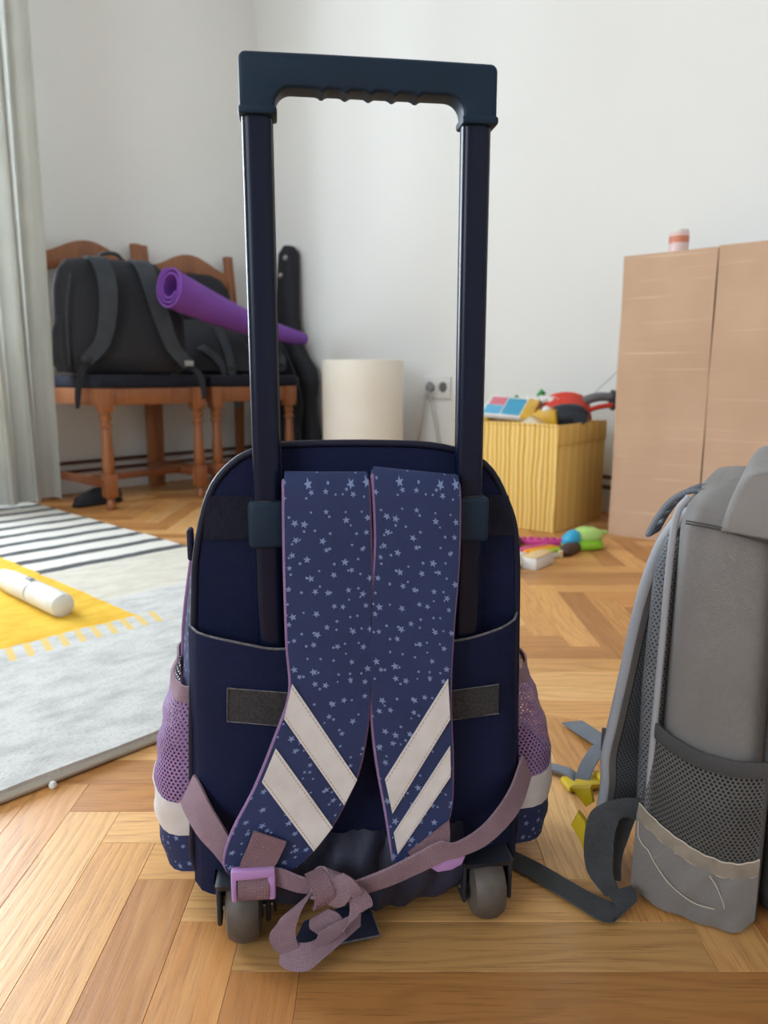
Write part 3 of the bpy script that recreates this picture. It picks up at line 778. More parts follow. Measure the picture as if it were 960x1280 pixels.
# loose dark flap on the floor, dark base and wheels
band('ground_flap', [(-.0720, -.0330, .0030), (-.0300, -.0230, .0045), (.0080, -.0180, .0050)], [(-.0560, -.0020, .0120), (-.0280, .0080, .0130), (.0010, .0120, .0140)], 'navy_fold', TB, .0015, 4, 4)
tube('flap_edge', [(-.0720, -.0330, .0032), (-.0300, -.0230, .0047), (.0085, -.0185, .0052), (.0015, .0120, .0142)], .0011, 'hem_grey', TB, 6, 1)
rbox('base_tray', (-.128, .020, .024), (.126, .185, .046), 'base_plastic', TB, .008, 3)
rows = []
for i in range(13):
    f = i / 12
    row = []
    for j in range(31):
        u = j / 30
        x = -.10 + .185 * u
        fold = .006 * math.sin(19 * u + 2) * math.sin(PI * min(1, f * 1.2)) + .003 * math.sin(41 * u + 5 * f)
        row.append((x + .01 * f * math.sin(6 * u), .004 - .012 * math.sin(PI * f) + fold - .004 * f, .092 - f * (.060 + .014 * math.sin(PI * max(0, (u - .25) / .75)))))
    rows.append(row)
grid('rain_cloth', rows, 'navy_fold', TB, .0015)
for x, wx in ((-.1065, .0150), (.1065, .0155)):
    hs = prism('wheel_housing', [(-.014, .062), (.050, .062), (.050, .020), (.038, .014), (.035, .034), (.024, .0505), (.006, .0555), (-.008, .0535)], x - .024, x + .024, 'base_plastic', TB, .006, 3, 'yz')
    for d in (-1, 1):
        rbox('housing_cheek', (x + d * .0205 - .0022, -.006, .018), (x + d * .0205 + .0022, .045, .056), 'base_plastic', hs, .004)
    w_ = lathe('wheel', [(.010, -wx), (.018, -wx), (.0245, -wx * .85), (.0282, -wx * .45), (.0292, 0), (.0282, wx * .45), (.0245, wx * .85), (.018, wx), (.010, wx)], 'wheel', TB, 32, (x, .004, .0294), 'x')
    lathe('hub', [(.0, -wx - .001), (.011, -wx - .001), (.011, wx + .001), (.0, wx + .001)], 'black_plastic', w_, 16, (x, .004, .0294), 'x')
    lathe('axle', [(.0025, -.024), (.0025, .024)], 'chrome', TB, 10, (x, .004, .0294), 'x')
rbox('axle_bracket', (-.0820, .006, .018), (-.0790, .014, .048), 'black_plastic', TB, .001)
rbox('axle_bracket', (-.0870, .006, .032), (-.0780, .012, .036), 'black_plastic', TB, .001)

# ================================================================== grey backpack
GB = thing('grey_backpack', 'grey school backpack with net side pocket and yellow buckles at the right edge', 'backpack', (.225, .622, 0), R(-28.4))
softbag('body', [(.006, .062, .125, .040, .112), (.016, .062, .127, .0440, .122), (.05, .062, .130, .0450, .129), (.18, .062, .131, .0440, .1315), (.30, .0615, .131, .0420, .1315), (.350, .061, .130, .0400, .129), (.370, .061, .129, .0355, .121), (.381, .0625, .128, .028, .108), (.3855, .065, .128, .016, .08)], 'gb', GB, 5.5)
softbag('front_compartment', [(.006, .145, .125, .038, .10), (.03, .145, .127, .043, .112), (.20, .145, .13, .043, .118), (.30, .14, .13, .042, .116), (.345, .135, .13, .034, .10), (.36, .13, .13, .02, .07)], 'gb_dark', GB, 4)
fo = [(p.x, p.z) for p in cr([(x, 0, z) for x, z in [(.0560, .3540), (.0590, .3680), (.0640, .3860), (.0700, .3990), (.0800, .4050), (.1050, .4065), (.1500, .4000), (.1700, .3850), (.1760, .3600), (.1720, .3440), (.1300, .3430), (.0900, .3500)]], 3)]
def fring(y, k): return [(.116 + (x - .116) * k, y, .376 + (z - .376) * k) for x, z in fo]
loft('top_flap', [fring(-.0060, .90), fring(-.0055, .94), fring(-.003, .98), fring(.002, 1), fring(.10, 1.01), fring(.24, 1), fring(.25, .95)], 'gb', GB, 70)
for dz in (0, -.0022): tube('seam_stitching', [(.0300, .0005, .3600 + dz), (.0590, -.0030, .3575 + dz), (.0900, -.0050, .3510 + dz), (.1200, -.0045, .3470 + dz)], .0007, 'gb_dark', GB, 5, 4)
tube('edge_piping', [(.030, .010, .3790), (.0225, .004, .365), (.0195, .0025, .33), (.0180, .002, .25), (.0165, .001, .17), (.0155, .001, .09), (.0160, .002, .02)], .0030, 'gb_light', GB, 8, 6)
tube('edge_piping', [(.1045, .006, .345), (.1065, .004, .25), (.1075, .003, .12), (.1075, .004, .012)], .0030, 'gb_dark', GB, 8, 6)
# padded back
softbag('back_padding', [(.03, .0145, .13, .010, .105), (.08, .0130, .13, .0125, .112), (.20, .0125, .13, .0135, .115), (.31, .0150, .13, .0125, .112), (.345, .020, .13, .009, .10)], 'gb_in', GB, 4)
softbag('padding_net', [(.04, .0140, .13, .0112, .107), (.08, .0125, .13, .0140, .114), (.20, .0120, .13, .0150, .117), (.31, .0145, .13, .0140, .114), (.34, .0190, .13, .0105, .104)], 'gb_pad', GB, 4)
# net pocket on the near side
def gpk(u, v, zt, zb, bul):   # u 0..1 across, v 0..1 down
    x0 = lut([(0, .0065), (.085, .0075), (.17, .0185)], zt * (1 - v) + zb * v); x1 = .1085
    z = zt * (1 - v) + zb * v
    x = x0 + (x1 - x0) * u
    y = .004 - bul * (max(0, math.sin(PI * min(1, u * .96 + .02)))) ** .6
    return (x, y, z)
ztop = lambda u: lut([(0, .1725), (.15, .166), (.4, .1585), (.7, .1560), (1, .1580)], u)
zmid = lambda u: lut([(0, .0935), (.1, .0885), (.3, .0780), (.55, .0680), (.75, .0640), (.88, .0650), (1, .0700)], u)
def bulz(v): return .012 + .010 * math.sin(PI * min(1, v * .8 + .1))
pn = grid('pocket_net', [[gpk(j / 24, v / 10, ztop(j / 24), zmid(j / 24), .010 + .008 * math.sin(PI * v / 12)) for j in range(25)] for v in range(11)], 'gb_mesh', GB)
grid('net_shade_sheet', [[(lambda p: (p[0], p[1] + .0040, p[2]))(gpk(j / 12, v / 6, ztop(j / 12) - .012, zmid(j / 12), .010)) for j in range(13)] for v in range(7)], 'gb_in', GB)  # dark sheet standing in for the shade inside the net holes
hr = [gpk(j / 24, 0, ztop(j / 24), zmid(j / 24), .0112) for j in range(25)]
grid('pocket_hem', [[(x, y - .001, z + .0045) for x, y, z in hr], [(x, y - .0022, z + .001) for x, y, z in hr], [(x, y - .002, z - .006) for x, y, z in hr], [(x, y - .001, z - .0085) for x, y, z in hr]], 'gb_dark', GB, .0025)
zlow = lambda u: lut([(0, .012), (.2, .004), (.5, .003), (.8, .002), (.9, .003), (1, .014)], u)
grid('pocket_base', [[gpk(j / 24, v / 8, zmid(j / 24), zlow(j / 24), .0125 + .004 * math.sin(PI * v / 8) + .004 * (v / 8) * math.exp(-((j / 24 - .85) / .12) ** 2) + .0015 * math.sin(j * .9 + v)) for j in range(25)] for v in range(9)], 'gb', GB, .0015)
mr = [gpk(j / 24, 0, zmid(j / 24), 0, .0140) for j in range(25)]
grid('reflective_strip', [[(x, y - .0006, z + .003) for x, y, z in mr], [(x, y - .0014, z - .004) for x, y, z in mr], [(x, y - .0018, z - .011) for x, y, z in mr]], 'gb_refl', GB, .0012)
for dz in (.0032, -.0112): tube('loose_thread', [(x, y - .0022, z + dz + .0006 * math.sin(k * 2.1)) for k, (x, y, z) in enumerate(mr)], .0006, 'thread', GB, 5, 2)
th = lambda pts: [(x, .004 - .0205 * max(0, math.sin(PI * min(1, (x - .007) / .1015 * .96 + .02))) ** .6 - .001, z) for x, z in pts]
tube('loose_thread', th([(.0090, .080), (.0100, .066), (.0150, .060), (.0200, .058), (.0260, .050), (.0400, .036), (.0600, .026), (.0780, .024)]), .0005, 'thread', GB, 5, 4)
tube('loose_thread', th([(.0720, .055), (.0780, .046), (.0840, .032), (.0855, .026)]), .0005, 'thread', GB, 5, 4)
# shoulder straps seen edge-on
def gstrap(y0, y1, pth, net=True):
    P = cr([(x, 0, z) for x, z in pth], 5)
    tw = [.62 * min(1.0, max(0.0, (.372 - p.z) / .09)) for p in P]
    pt = lambda i, j, n=None, o=0.0, a=0.0: (P[i].x + tw[i] * (a + (y1 - y0 - 2 * a) * j / 6) + (n.x * o if n else 0), y0 + a + (y1 - y0 - 2 * a) * j / 6, P[i].z + (n.z * o if n else 0))
    rows = [[pt(i, j) for j in range(7)] for i in range(len(P))]
    s_ = grid('shoulder_strap', rows, 'gb', GB, .0105)
    inn = []
    for i, p in enumerate(P):
        q = P[min(i + 1, len(P) - 1)] - P[max(i - 1, 0)]
        nrm = V(-q.z, 0, q.x).normalized()
        if nrm.x < 0: nrm = -nrm
        inn.append((p, nrm))
    k3 = range(3, len(P))
    grid('strap_padding', [[pt(i, j, inn[i][1], .0125, .002) for j in range(7)] for i in k3], 'gb_in', s_)
    grid('strap_net', [[pt(i, j, inn[i][1], .0142, .001) for j in range(7)] for i in k3], 'gb_pad', s_)
    tube('strap_edging', [(p.x + n.x * .005, y0 - .0005, p.z + n.z * .005) for p, n in inn], .0058, 'gb_light', s_, 8, 1)
    return s_
ns = gstrap(.040, .098, [(.034, .3700), (.0200, .3600), (.0080, .3430), (-.0020, .3180), (-.0100, .2850), (-.0160, .2500), (-.0235, .1950), (-.0300, .1500), (-.0350, .1150), (-.0340, .0850), (-.0370, .0500)])
gstrap(.165, .222, [(.034, .3690), (.0220, .3600), (.0130, .3430), (.0060, .3180), (.0010, .2850), (-.0030, .2400), (-.0050, .1900), (-.0070, .1400), (-.0050, .1100)])
rbox('strap_patch', (-.0360, .038, .118), (-.0240, .041, .142), 'gb_dark', ns, .001)
# load adjuster over the top of the straps
lap = [(.0400, .3790), (.0270, .3790), (.0120, .3690), (.0010, .3520), (-.0060, .3360)]
la = tube('load_adjuster', [(x, .044, z) for x, z in lap], .0027, 'gb_webl', GB, 8, 5)
tube('adjuster_rail', [(x + .004, .074, z) for x, z in lap], .0027, 'gb_webl', la, 8, 5)
for x, z in (lap[1], lap[2], (.0065, .3605), lap[3], (-.003, .342), lap[4]): tube('adjuster_bar', [(x, .044, z), (x + .004, .074, z)], .0024, 'gb_webl', la, 8, 1)
# webbing loop at the foot of the near strap, with buckle
band('webbing', [(.0170, .020, .0930), (-.0100, .014, .0880), (-.0290, .004, .0790), (-.0360, -.002, .0680), (-.0370, -.006, .0400), (-.0310, -.010, .0180), (-.0140, -.016, .0040)], [(.0130, .014, .0640), (.0030, .008, .0740), (-.0060, .000, .0760), (-.0095, -.004, .0660), (-.0100, -.007, .0480), (-.0080, -.010, .0230), (.0020, -.013, .0060)], 'gb_web', GB, .0025, 5, 3)
ribbon('webbing', [(-.0120, .022, .0640), (-.0160, .016, .0480), (-.0180, .010, .0280), (-.0140, .004, .0080)], (.95, .3, 0), [.030, .030, .026, .020], 'gb_dark', GB)
prism('buckle', [(-.0500, .0600), (-.0420, .0520), (-.0370, .0300), (-.0340, .0080), (-.0400, .0100), (-.0460, .0300), (-.0560, .0440)], .016, .024, 'yellow_pl', GB, .002)
prism('buckle', [(-.0680, .0580), (-.0480, .0640), (-.0440, .0480), (-.0520, .0400)], .060, .067, 'yellow_pl', GB, .002)
# loose webbing on the floor (world points turned into the bag's frame)
def gw(x, y, z):
    a = R(-28.4); dx, dy = x - .225, y - .622
    return (dx * math.cos(a) + dy * math.sin(a), -dx * math.sin(a) + dy * math.cos(a), z)
def gdir(x, y, z=0):
    a = R(-28.4); return (x * math.cos(a) + y * math.sin(a), -x * math.sin(a) + y * math.cos(a), z)
ribbon('floor_webbing', [gw(.110, .682, .003), gw(.145, .652, .003), (gw(.180, .612, .004)), gw(.200, .590, .006), gw(.213, .5835, .011), gw(.2170, .5920, .017), gw(.2150, .606, .018)], [gdir(.6, .8), gdir(.6, .8), gdir(.65, .75), gdir(.75, .6, .2), gdir(.8, .4, .4), gdir(.9, .3, .3), gdir(.95, .1, .2)], .0235, 'gb_web', GB)
ribbon('floor_webbing', [gw(.196, .846, .004), gw(.208, .838, .006), gw(.222, .820, .010), gw(.2285, .808, .006)], gdir(.5, .85), .016, 'gb_webl', GB)
ribbon('floor_webbing', [gw(.2330, .806, .008), gw(.245, .824, .020), gw(.262, .842, .030), gw(.282, .850, .040)], [gdir(1, -.3), gdir(.9, -.5), gdir(.7, -.6), gdir(.6, -.7)], .017, 'gb_webl', GB)
ribbon('floor_webbing', [gw(.262, .965, .003), gw(.276, .925, .006), gw(.292, .880, .012), gw(.300, .850, .030)], gdir(1, .2), .030, 'gb_webl', GB)
def fb(cx, cy, rz):
    a = rz - R(-28.4); c = gw(cx, cy, 0)
    xf = Matrix.Translation(c) @ Matrix.Rotation(a, 4, 'Z')
    b = rbox('buckle', (-.024, -.013, .001), (.018, .013, .009), 'yellow_pl', GB, .003, 2, xf)
    rbox('buckle_tongue', (.016, -.009, .004), (.034, .009, .014), 'yellow_pl', b, .003, 2, xf)
fb(.236, .808, R(12)); fb(.300, .836, R(20))

# ================================================================== rug
RA = R(47.0)
ra, rbv = V(math.cos(RA), math.sin(RA), 0), V(math.sin(RA), -math.cos(RA), 0)
RC = V(.127, 1.372, 0)
rug = thing('rug', 'pale printed rug with dark stripes and a yellow fringed block, lying on the left', 'rug', RC, 0)
rug.rotation_euler = (0, 0, RA + PI)       # local x = along the near edge to the left, local y = -> B side
# local x = -ra ; local y = -( -sin, cos ) = rbv -> mirrored: rug runs to local -y, so y is flipped by building at negative y
rw, rl = 1.95, 1.98
me_rows = [[(rw * j / 40, -rl * i / 40, .009 + .0006 * math.sin(j * 1.7 + i * .9)) for j in range(41)] for i in range(41)]
pile = grid('pile', me_rows, 'rug', rug, .008)
tube('edge_binding', [(0, 0, .006), (rw, 0, .006), (rw, -rl, .006), (0, -rl, .006)], .0055, 'binding', rug, 8, 1, closed=True)

# white handheld stick on the rug
hs = thing('white_stick_gadget', 'white rounded stick gadget with grey joint lying on the yellow rug block', 'gadget', (-.62, 1.385, .0126), 0)
hs.rotation_euler = (0, 0, math.atan2(1.63 - 1.385, -.885 + .62))
lathe('body', [(.0, .0), (.014, .001), (.0225, .005), (.0245, .013), (.0245, .125), (.0238, .130)], 'white_pl', hs, 24, (0, 0, .0255), 'x')
lathe('joint_ring', [(.0215, .130), (.0215, .137)], 'grey_pl', hs, 24, (0, 0, .0255), 'x')
lathe('neck', [(.0238, .137), (.0245, .142), (.0245, .25), (.020, .30), (.012, .31)], 'white_pl', hs, 24, (0, 0, .0255), 'x')
rbox('switch', (.142, -.006, .048), (.168, .006, .053), 'grey_pl', hs, .002)
tag(lathe('bead', [(.0005, 0), (.003, .0006), (.0046, .003), (.0046, .006), (.003, .0086), (.0005, .0092)], 'white_pl', None, 14, (-.3900, .803, 0)), 'tiny white bead lying on the parquet beside the rug edge', 'bead')

# ================================================================== chairs
def turned_leg(name, x, y, par):
    prof = [(.0115, 0), (.0165, .006), (.0175, .022), (.0125, .034), (.0125, .040), (.019, .048)]
    o = lathe(name, prof, 'chair', par, 16, (x, y, 0))
    rbox('leg_block', (x - .022, y - .022, .046), (x + .022, y + .022, .128), 'chair', o, .004)
    lathe('leg_shaft', [(.015, .126), (.0205, .140), (.0220, .165), (.0195, .22), (.0165, .27), (.0155, .292), (.021, .298), (.021, .306), (.0155, .312), (.0155, .318), (.0205, .326), (.0205, .334), (.016, .340), (.020, .352)], 'chair', o, 16, (x, y, 0))
    prism('leg_top', [(x - .020, .348), (x + .020, .348), (x + .027, .372), (x + .027, .432), (x - .027, .432), (x - .027, .372)], y - .024, y + .024, 'chair', o, .003)
    return o
def chair(label, loc, rz):
    c = thing('dining_chair', label, 'chair', loc, rz, 'wooden dining chairs')
    hw, d, fw = .235, .40, .210
    for sx in (-1, 1):
        turned_leg('front_leg', sx * (fw - .022), -d, c)
        x = sx * (hw - .02)
        prism('back_leg', [(-.010, 0), (.016, 0), (.010, .42), (.018, .62), (.062, 1.010), (.034, 1.012), (-.012, .62), (-.020, .42)], x - .019, x + .019, 'chair', c, .003, 2, 'yz')
        rbox('side_stretcher', (x - .011 - sx * .012, -d, .082), (x + .011 - sx * .012, 0, .112), 'chair_d', c, .003)
        rbox('seat_rail', (x - .014 - sx * .012, -d, .372), (x + .014 - sx * .012, .0, .432), 'chair', c, .003)
    rbox('cross_stretcher', (-hw + .02, -d / 2 - .045, .084), (hw - .02, -d / 2 - .018, .110), 'chair_d', c, .003)
    rbox('seat_rail', (-fw + .02, -d - .014, .372), (fw - .02, -d + .014, .432), 'chair', c, .003)
    rbox('seat_rail', (-hw + .02, -.014, .372), (hw - .02, .014, .432), 'chair', c, .003)
    rbox('seat_cushion', (-fw - .012, -d - .026, .430), (fw + .012, -.022, .478), 'cushion', c, .016, 3)
    # bell-shaped top rail between the posts, inner uprights and a lower rail
    tp = []
    n = 28
    zr = lambda u: .935 + .062 * (0.5 + .5 * math.cos(PI * u)) ** .9
    for i in range(n + 1):
        u = -1 + 2 * i / n; tp.append((u * (hw - .036), zr(abs(u))))
    bt = []
    for i in range(n + 1):
        u = 1 - 2 * i / n; bt.append((u * (hw - .036), .868 + .050 * (0.5 + .5 * math.cos(PI * abs(u)))))
    rl_ = prism('top_rail', tp + bt, .026, .048, 'chair', c, .003)
    sh = Matrix.Shear('XZ', 4, (0, 0))
    for x in (-.118, -.04, .04, .118):
        prism('back_slat', [(.006, .53), (.022, .53), (.048, .89), (.032, .89)], x - .013, x + .013, 'chair', c, .002, 2, 'yz')
    rbox('lower_back_rail', (-hw + .036, .002, .51), (hw - .036, .024, .56), 'chair', c, .003)
    return c
CR = TH - R(2)
c1o = V(-1.145, 3.045, 0); c2o = c1o + A * .472
chair('orange-brown wooden chair carrying the upright black backpack, nearest the curtain', c1o, CR)
chair('orange-brown wooden chair under the purple mat, beside the instrument case', c2o, CR)

# ================================================================== things on the chairs
bp = thing('black_backpack', 'black backpack with grey shoulder straps sitting upright on the chair by the curtain', 'backpack', (-.962, 2.805, .479), R(30))
softbag('body', [(.0, .0, .0, .16, .07), (.012, 0, 0, .205, .095), (.08, 0, 0, .222, .105), (.20, .0, .005, .222, .100), (.30, -.015, .012, .205, .09), (.365, -.02, .022, .185, .078), (.398, -.02, .03, .160, .058), (.408, -.02, .033, .11, .03)], 'black', bp, 4.2, .006)
softbag('side_pocket', [(.01, -.200, -.02, .03, .06), (.05, -.208, -.02, .034, .07), (.15, -.205, -.02, .032, .065), (.205, -.20, -.02, .02, .05)], 'black', bp, 3, .01)
for e, lb in (([(-.085, .0, .405), (-.075, -.072, .385), (-.062, -.118, .31), (-.07, -.130, .20), (-.095, -.130, .11), (-.150, -.122, .045)], 0), ([(.065, .0, .402), (.075, -.070, .380), (.090, -.115, .30), (.115, -.128, .20), (.150, -.126, .10), (.205, -.120, .035)], 1)):
    s_ = ribbon('shoulder_strap', e, [(1, 0, 0)] * 4 + [(.9, 0, -.4), (.75, 0, -.6)] if lb == 0 else [(1, 0, 0)] * 3 + [(1, 0, .2), (.85, 0, .5), (.7, 0, .7)], [.058, .060, .060, .058, .050, .042], 'black2', bp, .010)
    p = e[-1]
    ribbon('strap_tail', [p, (p[0] + (-.022 if lb == 0 else .035), -.132, .0), (p[0] + (-.035 if lb == 0 else .050), -.136, -.06), (p[0] + (-.040 if lb == 0 else .048), -.134, -.115 if lb == 0 else -.09)], (1, .2, .2), [.03, .026, .022, .014], 'black', bp, .003)
    rbox('strap_slider', (p[0] - .016, p[1] - .022, p[2] - .004), (p[0] + .016, p[1] - .010, p[2] + .016), 'grey_pl' if lb else 'black_plastic', bp, .003)
tube('haul_loop', [(-.06, .03, .40), (-.05, .02, .425), (.0, .02, .430), (.03, .03, .40)], .007, 'black2', bp, 8, 6)
tube('panel_piping', [(-.200, -.098, .03), (-.198, -.102, .20), (-.175, -.085, .34)], .004, 'black2', bp, 6, 6)

sg = thing('black_sports_bag', 'slumped black sports bag with dangling straps on the chair under the purple mat', 'bag', (-.690, 3.250, .479), R(38))
softbag('body', [(.0, .02, -.02, .20, .12), (.015, .02, -.02, .245, .15), (.07, .01, -.01, .255, .155), (.13, 0, 0, .235, .145), (.18, -.03, .02, .20, .12), (.215, -.06, .04, .14, .08), (.225, -.06, .04, .07, .04)], 'black', sg, 3.2, .018)
softbag('upper_pocket', [(.10, -.03, .13, .14, .05), (.20, -.03, .125, .15, .05), (.34, -.03, .140, .14, .045), (.40, -.03, .148, .11, .035), (.425, -.03, .150, .06, .02)], 'black', sg, 3.2, .01)
ribbon('strap', [(-.07, -.10, .20), (-.06, -.165, .10), (-.055, -.185, .02), (-.045, -.190, -.07), (-.030, -.190, -.135)], (1, 0, .1), [.034, .036, .034, .024, .018], 'black2', sg, .004)
ribbon('strap', [(-.20, -.05, .14), (-.15, -.15, .10), (-.10, -.175, .05), (-.08, -.18, .0)], (.8, .1, .6), .032, 'black2', sg, .004)
ribbon('strap', [(.02, -.14, .12), (.10, -.165, .08), (.20, -.15, .06), (.27, -.06, .05)], (0, .2, 1), .036, 'black2', sg, .004)
rbox('strap_slider', (-.075, -.192, .015), (-.035, -.180, .038), 'black_plastic', sg, .003)

# purple mat, loosely rolled into a cone
pa, pb = V(-.738, 2.660, .778), V(-.360, 3.400, .636)
ax = (pb - pa).normalized(); uu = V(0, 0, 1); uu = (uu - ax * uu.dot(ax)).normalized(); vv = ax.cross(uu)
rows = []
for i in range(13):
    f = i / 12
    row = []
    for j in range(67):
        a = 2.6 * 2 * PI * j / 66
        rr_ = (.040 + .038 * j / 66) * (1 - f) + (.016 + .014 * j / 66) * f
        fl_ = 1 - .22 * (1 - f)
        row.append(pa.lerp(pb, f) + V(0, 0, -.020 * math.sin(PI * f)) + uu * math.cos(a + 2.0) * rr_ + vv * math.sin(a + 2.0) * rr_ * fl_)
    rows.append(row)
tag(grid('exercise_mat', rows, 'mat', None, .006), 'purple foam exercise mat loosely rolled, lying across the black bags', 'mat')

# black instrument bag in the corner
gc = thing('instrument_case', 'tall black soft instrument case leaning in the room corner behind the chair', 'instrument case', (-.455, 3.520, 0), TH - PI / 2)
hwz = [(0, .10), (.02, .150), (.08, .178), (.20, .180), (.30, .150), (.36, .140), (.44, .152), (.50, .150), (.56, .10), (.62, .070), (.75, .064), (.95, .054), (1.03, .048), (1.055, .035), (1.065, .02)]
softbag('body', [(z, -.055 * max(0, min(1, (z - .45) / .3)), .02 + .06 * z, h, .052 if .01 < z < .6 else (.04 if z < 1.05 and z > .01 else .025)) for z, h in hwz], 'black', gc, 3)
for x, z in ((-.030, 1.005), (-.062, .930)):
    lathe('zip_pull', [(.002, 0), (.011, .002), (.013, .006), (.008, .010)], 'chrome', gc, 14, (x, -.028 + .06 * z, z), 'y')
ribbon('carry_strap', [(-.02, -.03, .62), (.06, -.06, .56), (.12, -.07, .47), (.15, -.06, .36), (.13, -.05, .25)], [(.6, 0, .8), (.8, 0, .6), (1, 0, .2), (1, 0, 0), (1, 0, 0)], .045, 'black2', gc, .006)
softbag('front_pocket', [(.06, .02, -.045, .11, .02), (.12, .02, -.05, .13, .03), (.26, .02, -.05, .12, .03), (.36, .02, -.035, .10, .02)], 'black', gc, 3, .02)
rbox('strap_buckle', (.125, -.085, .43), (.160, -.066, .47), 'black_plastic', gc, .004)
# black slipper
sl = thing('slipper', 'small black slipper on the parquet under the chair by the curtain', 'slipper', (-1.075, 2.755, 0), R(52))
softbag('sole', [(.0, 0, 0, .095, .030), (.004, 0, 0, .100, .034), (.012, 0, 0, .100, .034)], 'black_plastic', sl, 2.6)
softbag('upper', [(.012, 0, 0, .097, .032), (.030, .004, 0, .094, .032), (.050, .022, 0, .070, .029), (.062, .034, 0, .045, .022), (.066, .038, 0, .02, .01)], 'black', sl, 2.4)

# ================================================================== curtain
rows = []
for i in range(25):
    f = i / 24
    z = 2.55 - f * 2.515
    row = []
    for j in range(121):
        u = j / 120
        tt = -1.228 - .36 * u - .020 * (f - .5) * (1 - u)
        fold = .040 * math.sin(u * 24 + 1.6 + .5 * f) + .012 * math.sin(u * 51 + 2 + f) + .01 * math.sin(4 * f + 9 * u)
        row.append(room(tt + .012 * math.sin(u * 48), .275 + fold * (.6 + .4 * f), z))
    rows.append(row)
cu = thing('curtain', 'grey-green linen curtain hanging at the left edge of the room', 'curtain', (0, 0, 0))
grid('drape', rows, 'curtain', cu, .003)
tube('curtain_rod', [room(-3.0, .275, 2.57), room(-1.1, .275, 2.57)], .012, 'chrome', cu, 12, 1)
for t_ in (-2.9, -1.15): tube('rod_bracket', [room(t_, -.002, 2.57), room(t_, .275, 2.57)], .008, 'chrome', cu, 8, 1)

# ================================================================== lamp, socket, cables
lp = thing('floor_lamp', 'white cylindrical drum lamp standing on the floor in front of the corner', 'lamp', (-.083, 2.95, 0))
lathe('base', [(.10, .0), (.105, .004), (.105, .014), (.02, .022), (.012, .03), (.012, .30)], 'white_pl', lp, 28)
nn = 48
rows = [[(rr_ * math.cos(2 * PI * j / nn), rr_ * math.sin(2 * PI * j / nn), z) for j in range(nn)] for rr_, z in ((.158, .060), (.158, .20), (.158, .40), (.1585, .530), (.1565, .534), (.1545, .530), (.1545, .40), (.1545, .060))]
grid('shade', rows, 'lampshade', lp, 0, True)
lathe('bulb', [(.014, .30), (.014, .33), (.03, .37), (.03, .39), (.015, .415), (.002, .42)], 'toy_white', lp, 16)
sk_s = 1.090
so = thing('wall_socket', 'white double wall socket with two plugged cables beside the lamp', 'socket', room(0, sk_s, .427), TH - PI / 2)
rbox('plate', (-.078, -.012, -.045), (.062, -.0004, .045), 'white_pl', so, .004, 2)
for x in (-.040, .026):
    lathe('socket_well', [(.021, -.0125), (.021, -.0135), (.019, -.0135), (.018, -.0125)], 'grey_pl', so, 20, (x, 0, .002), 'y')
lathe('plug', [(.010, -.040), (.016, -.036), (.017, -.014)], 'grey_pl', so, 16, (-.030, 0, .0), 'y')
for pts in ([(-.034, -.036, -.004), (-.040, -.040, -.05), (-.065, -.035, -.16), (-.105, -.03, -.28), (-.14, -.03, -.36), (-.19, -.03, -.42)], [(-.024, -.036, -.004), (-.015, -.038, -.06), (.010, -.03, -.18), (.040, -.03, -.32), (.05, -.03, -.42)]):
    tube('cable', pts, .0035, 'wire', so, 8, 6)

# ================================================================== yellow toy box and toys
BOXR = TH - PI / 2
yb = thing('fabric_storage_box', 'yellow striped fabric storage box full of toys by the wall', 'storage box', (.4855, 2.478, 0), BOXR)
bw, bd, bh = .1885, .165, .330
def boxwall(nm, x0, x1, y0, y1, z0, z1, par=yb): return rbox(nm, (x0, y0, z0), (x1, y1, z1), 'ybox', par, .003)
boxwall('front_panel', -bw, bw, -bd, -bd + .006, 0, bh); boxwall('rear_panel', -bw, bw, bd - .006, bd, 0, bh)
boxwall('side_panel', -bw, -bw + .006, -bd + .006, bd - .006, 0, bh); boxwall('side_panel', bw - .006, bw, -bd + .006, bd - .006, 0, bh)
boxwall('bottom_panel', -bw + .006, bw - .006, -bd + .006, bd - .006, 0, .006)
rbox('rim', (bw - .001, -bd - .001, bh - .062), (bw + .003, bd + .001, bh + .001), 'ybox', yb, .001)
rbox('rim', (-bw - .002, -bd - .002, bh - .006), (bw + .002, -bd + .004, bh + .003), 'ybox', yb, .002)
rbox('pull_tab', (-.075, -bd - .012, .085), (-.040, -bd - .0005, .103), 'toy_green', yb, .002)
def bx(lx, ly, z): return Vector((.4855, 2.478, 0)) + Vector((lx * math.cos(BOXR) - ly * math.sin(BOXR), lx * math.sin(BOXR) + ly * math.cos(BOXR), z))
G_T = 'toys in the yellow box'
o = thing('wooden_block', 'white wooden block with pointed top sticking out of the yellow box', 'block', bx(.075, -.115, .09), BOXR, G_T)
prism('block', [(-.045, .0), (.045, .0), (.045, .235), (.0, .262), (-.045, .235)], -.02, .02, 'toy_cream', o, .002)
prism('block_edge', [(-.046, .235), (.0, .2635), (.046, .235), (.046, .231), (.0, .2575), (-.046, .231)], -.021, .021, 'toy_wood', o, .001)
def slab(nm, lab, cat, loc, rot, size, mat, mat2=None):
    t_ = thing(nm, lab, cat, loc, 0, G_T); t_.rotation_euler = rot
    sx, sy_, sz = size
    rbox('board', (-sx, -sy_, -sz), (sx, sy_, sz), mat, t_, .003)
    return t_
gbk = slab('picture_book', 'open colourful picture board with yellow rim lying on top of the yellow box', 'book', bx(-.045, -.06, .372), (R(24), R(4), BOXR + R(18)), (.085, .070, .006), 'toy_white')
rbox('print', (-.075, -.060, .0055), (-.02, .0, .0075), 'toy_sky', gbk, .0005, 1); rbox('print', (-.015, -.058, .0055), (.045, .055, .0075), 'toy_blue', gbk, .0005, 1)
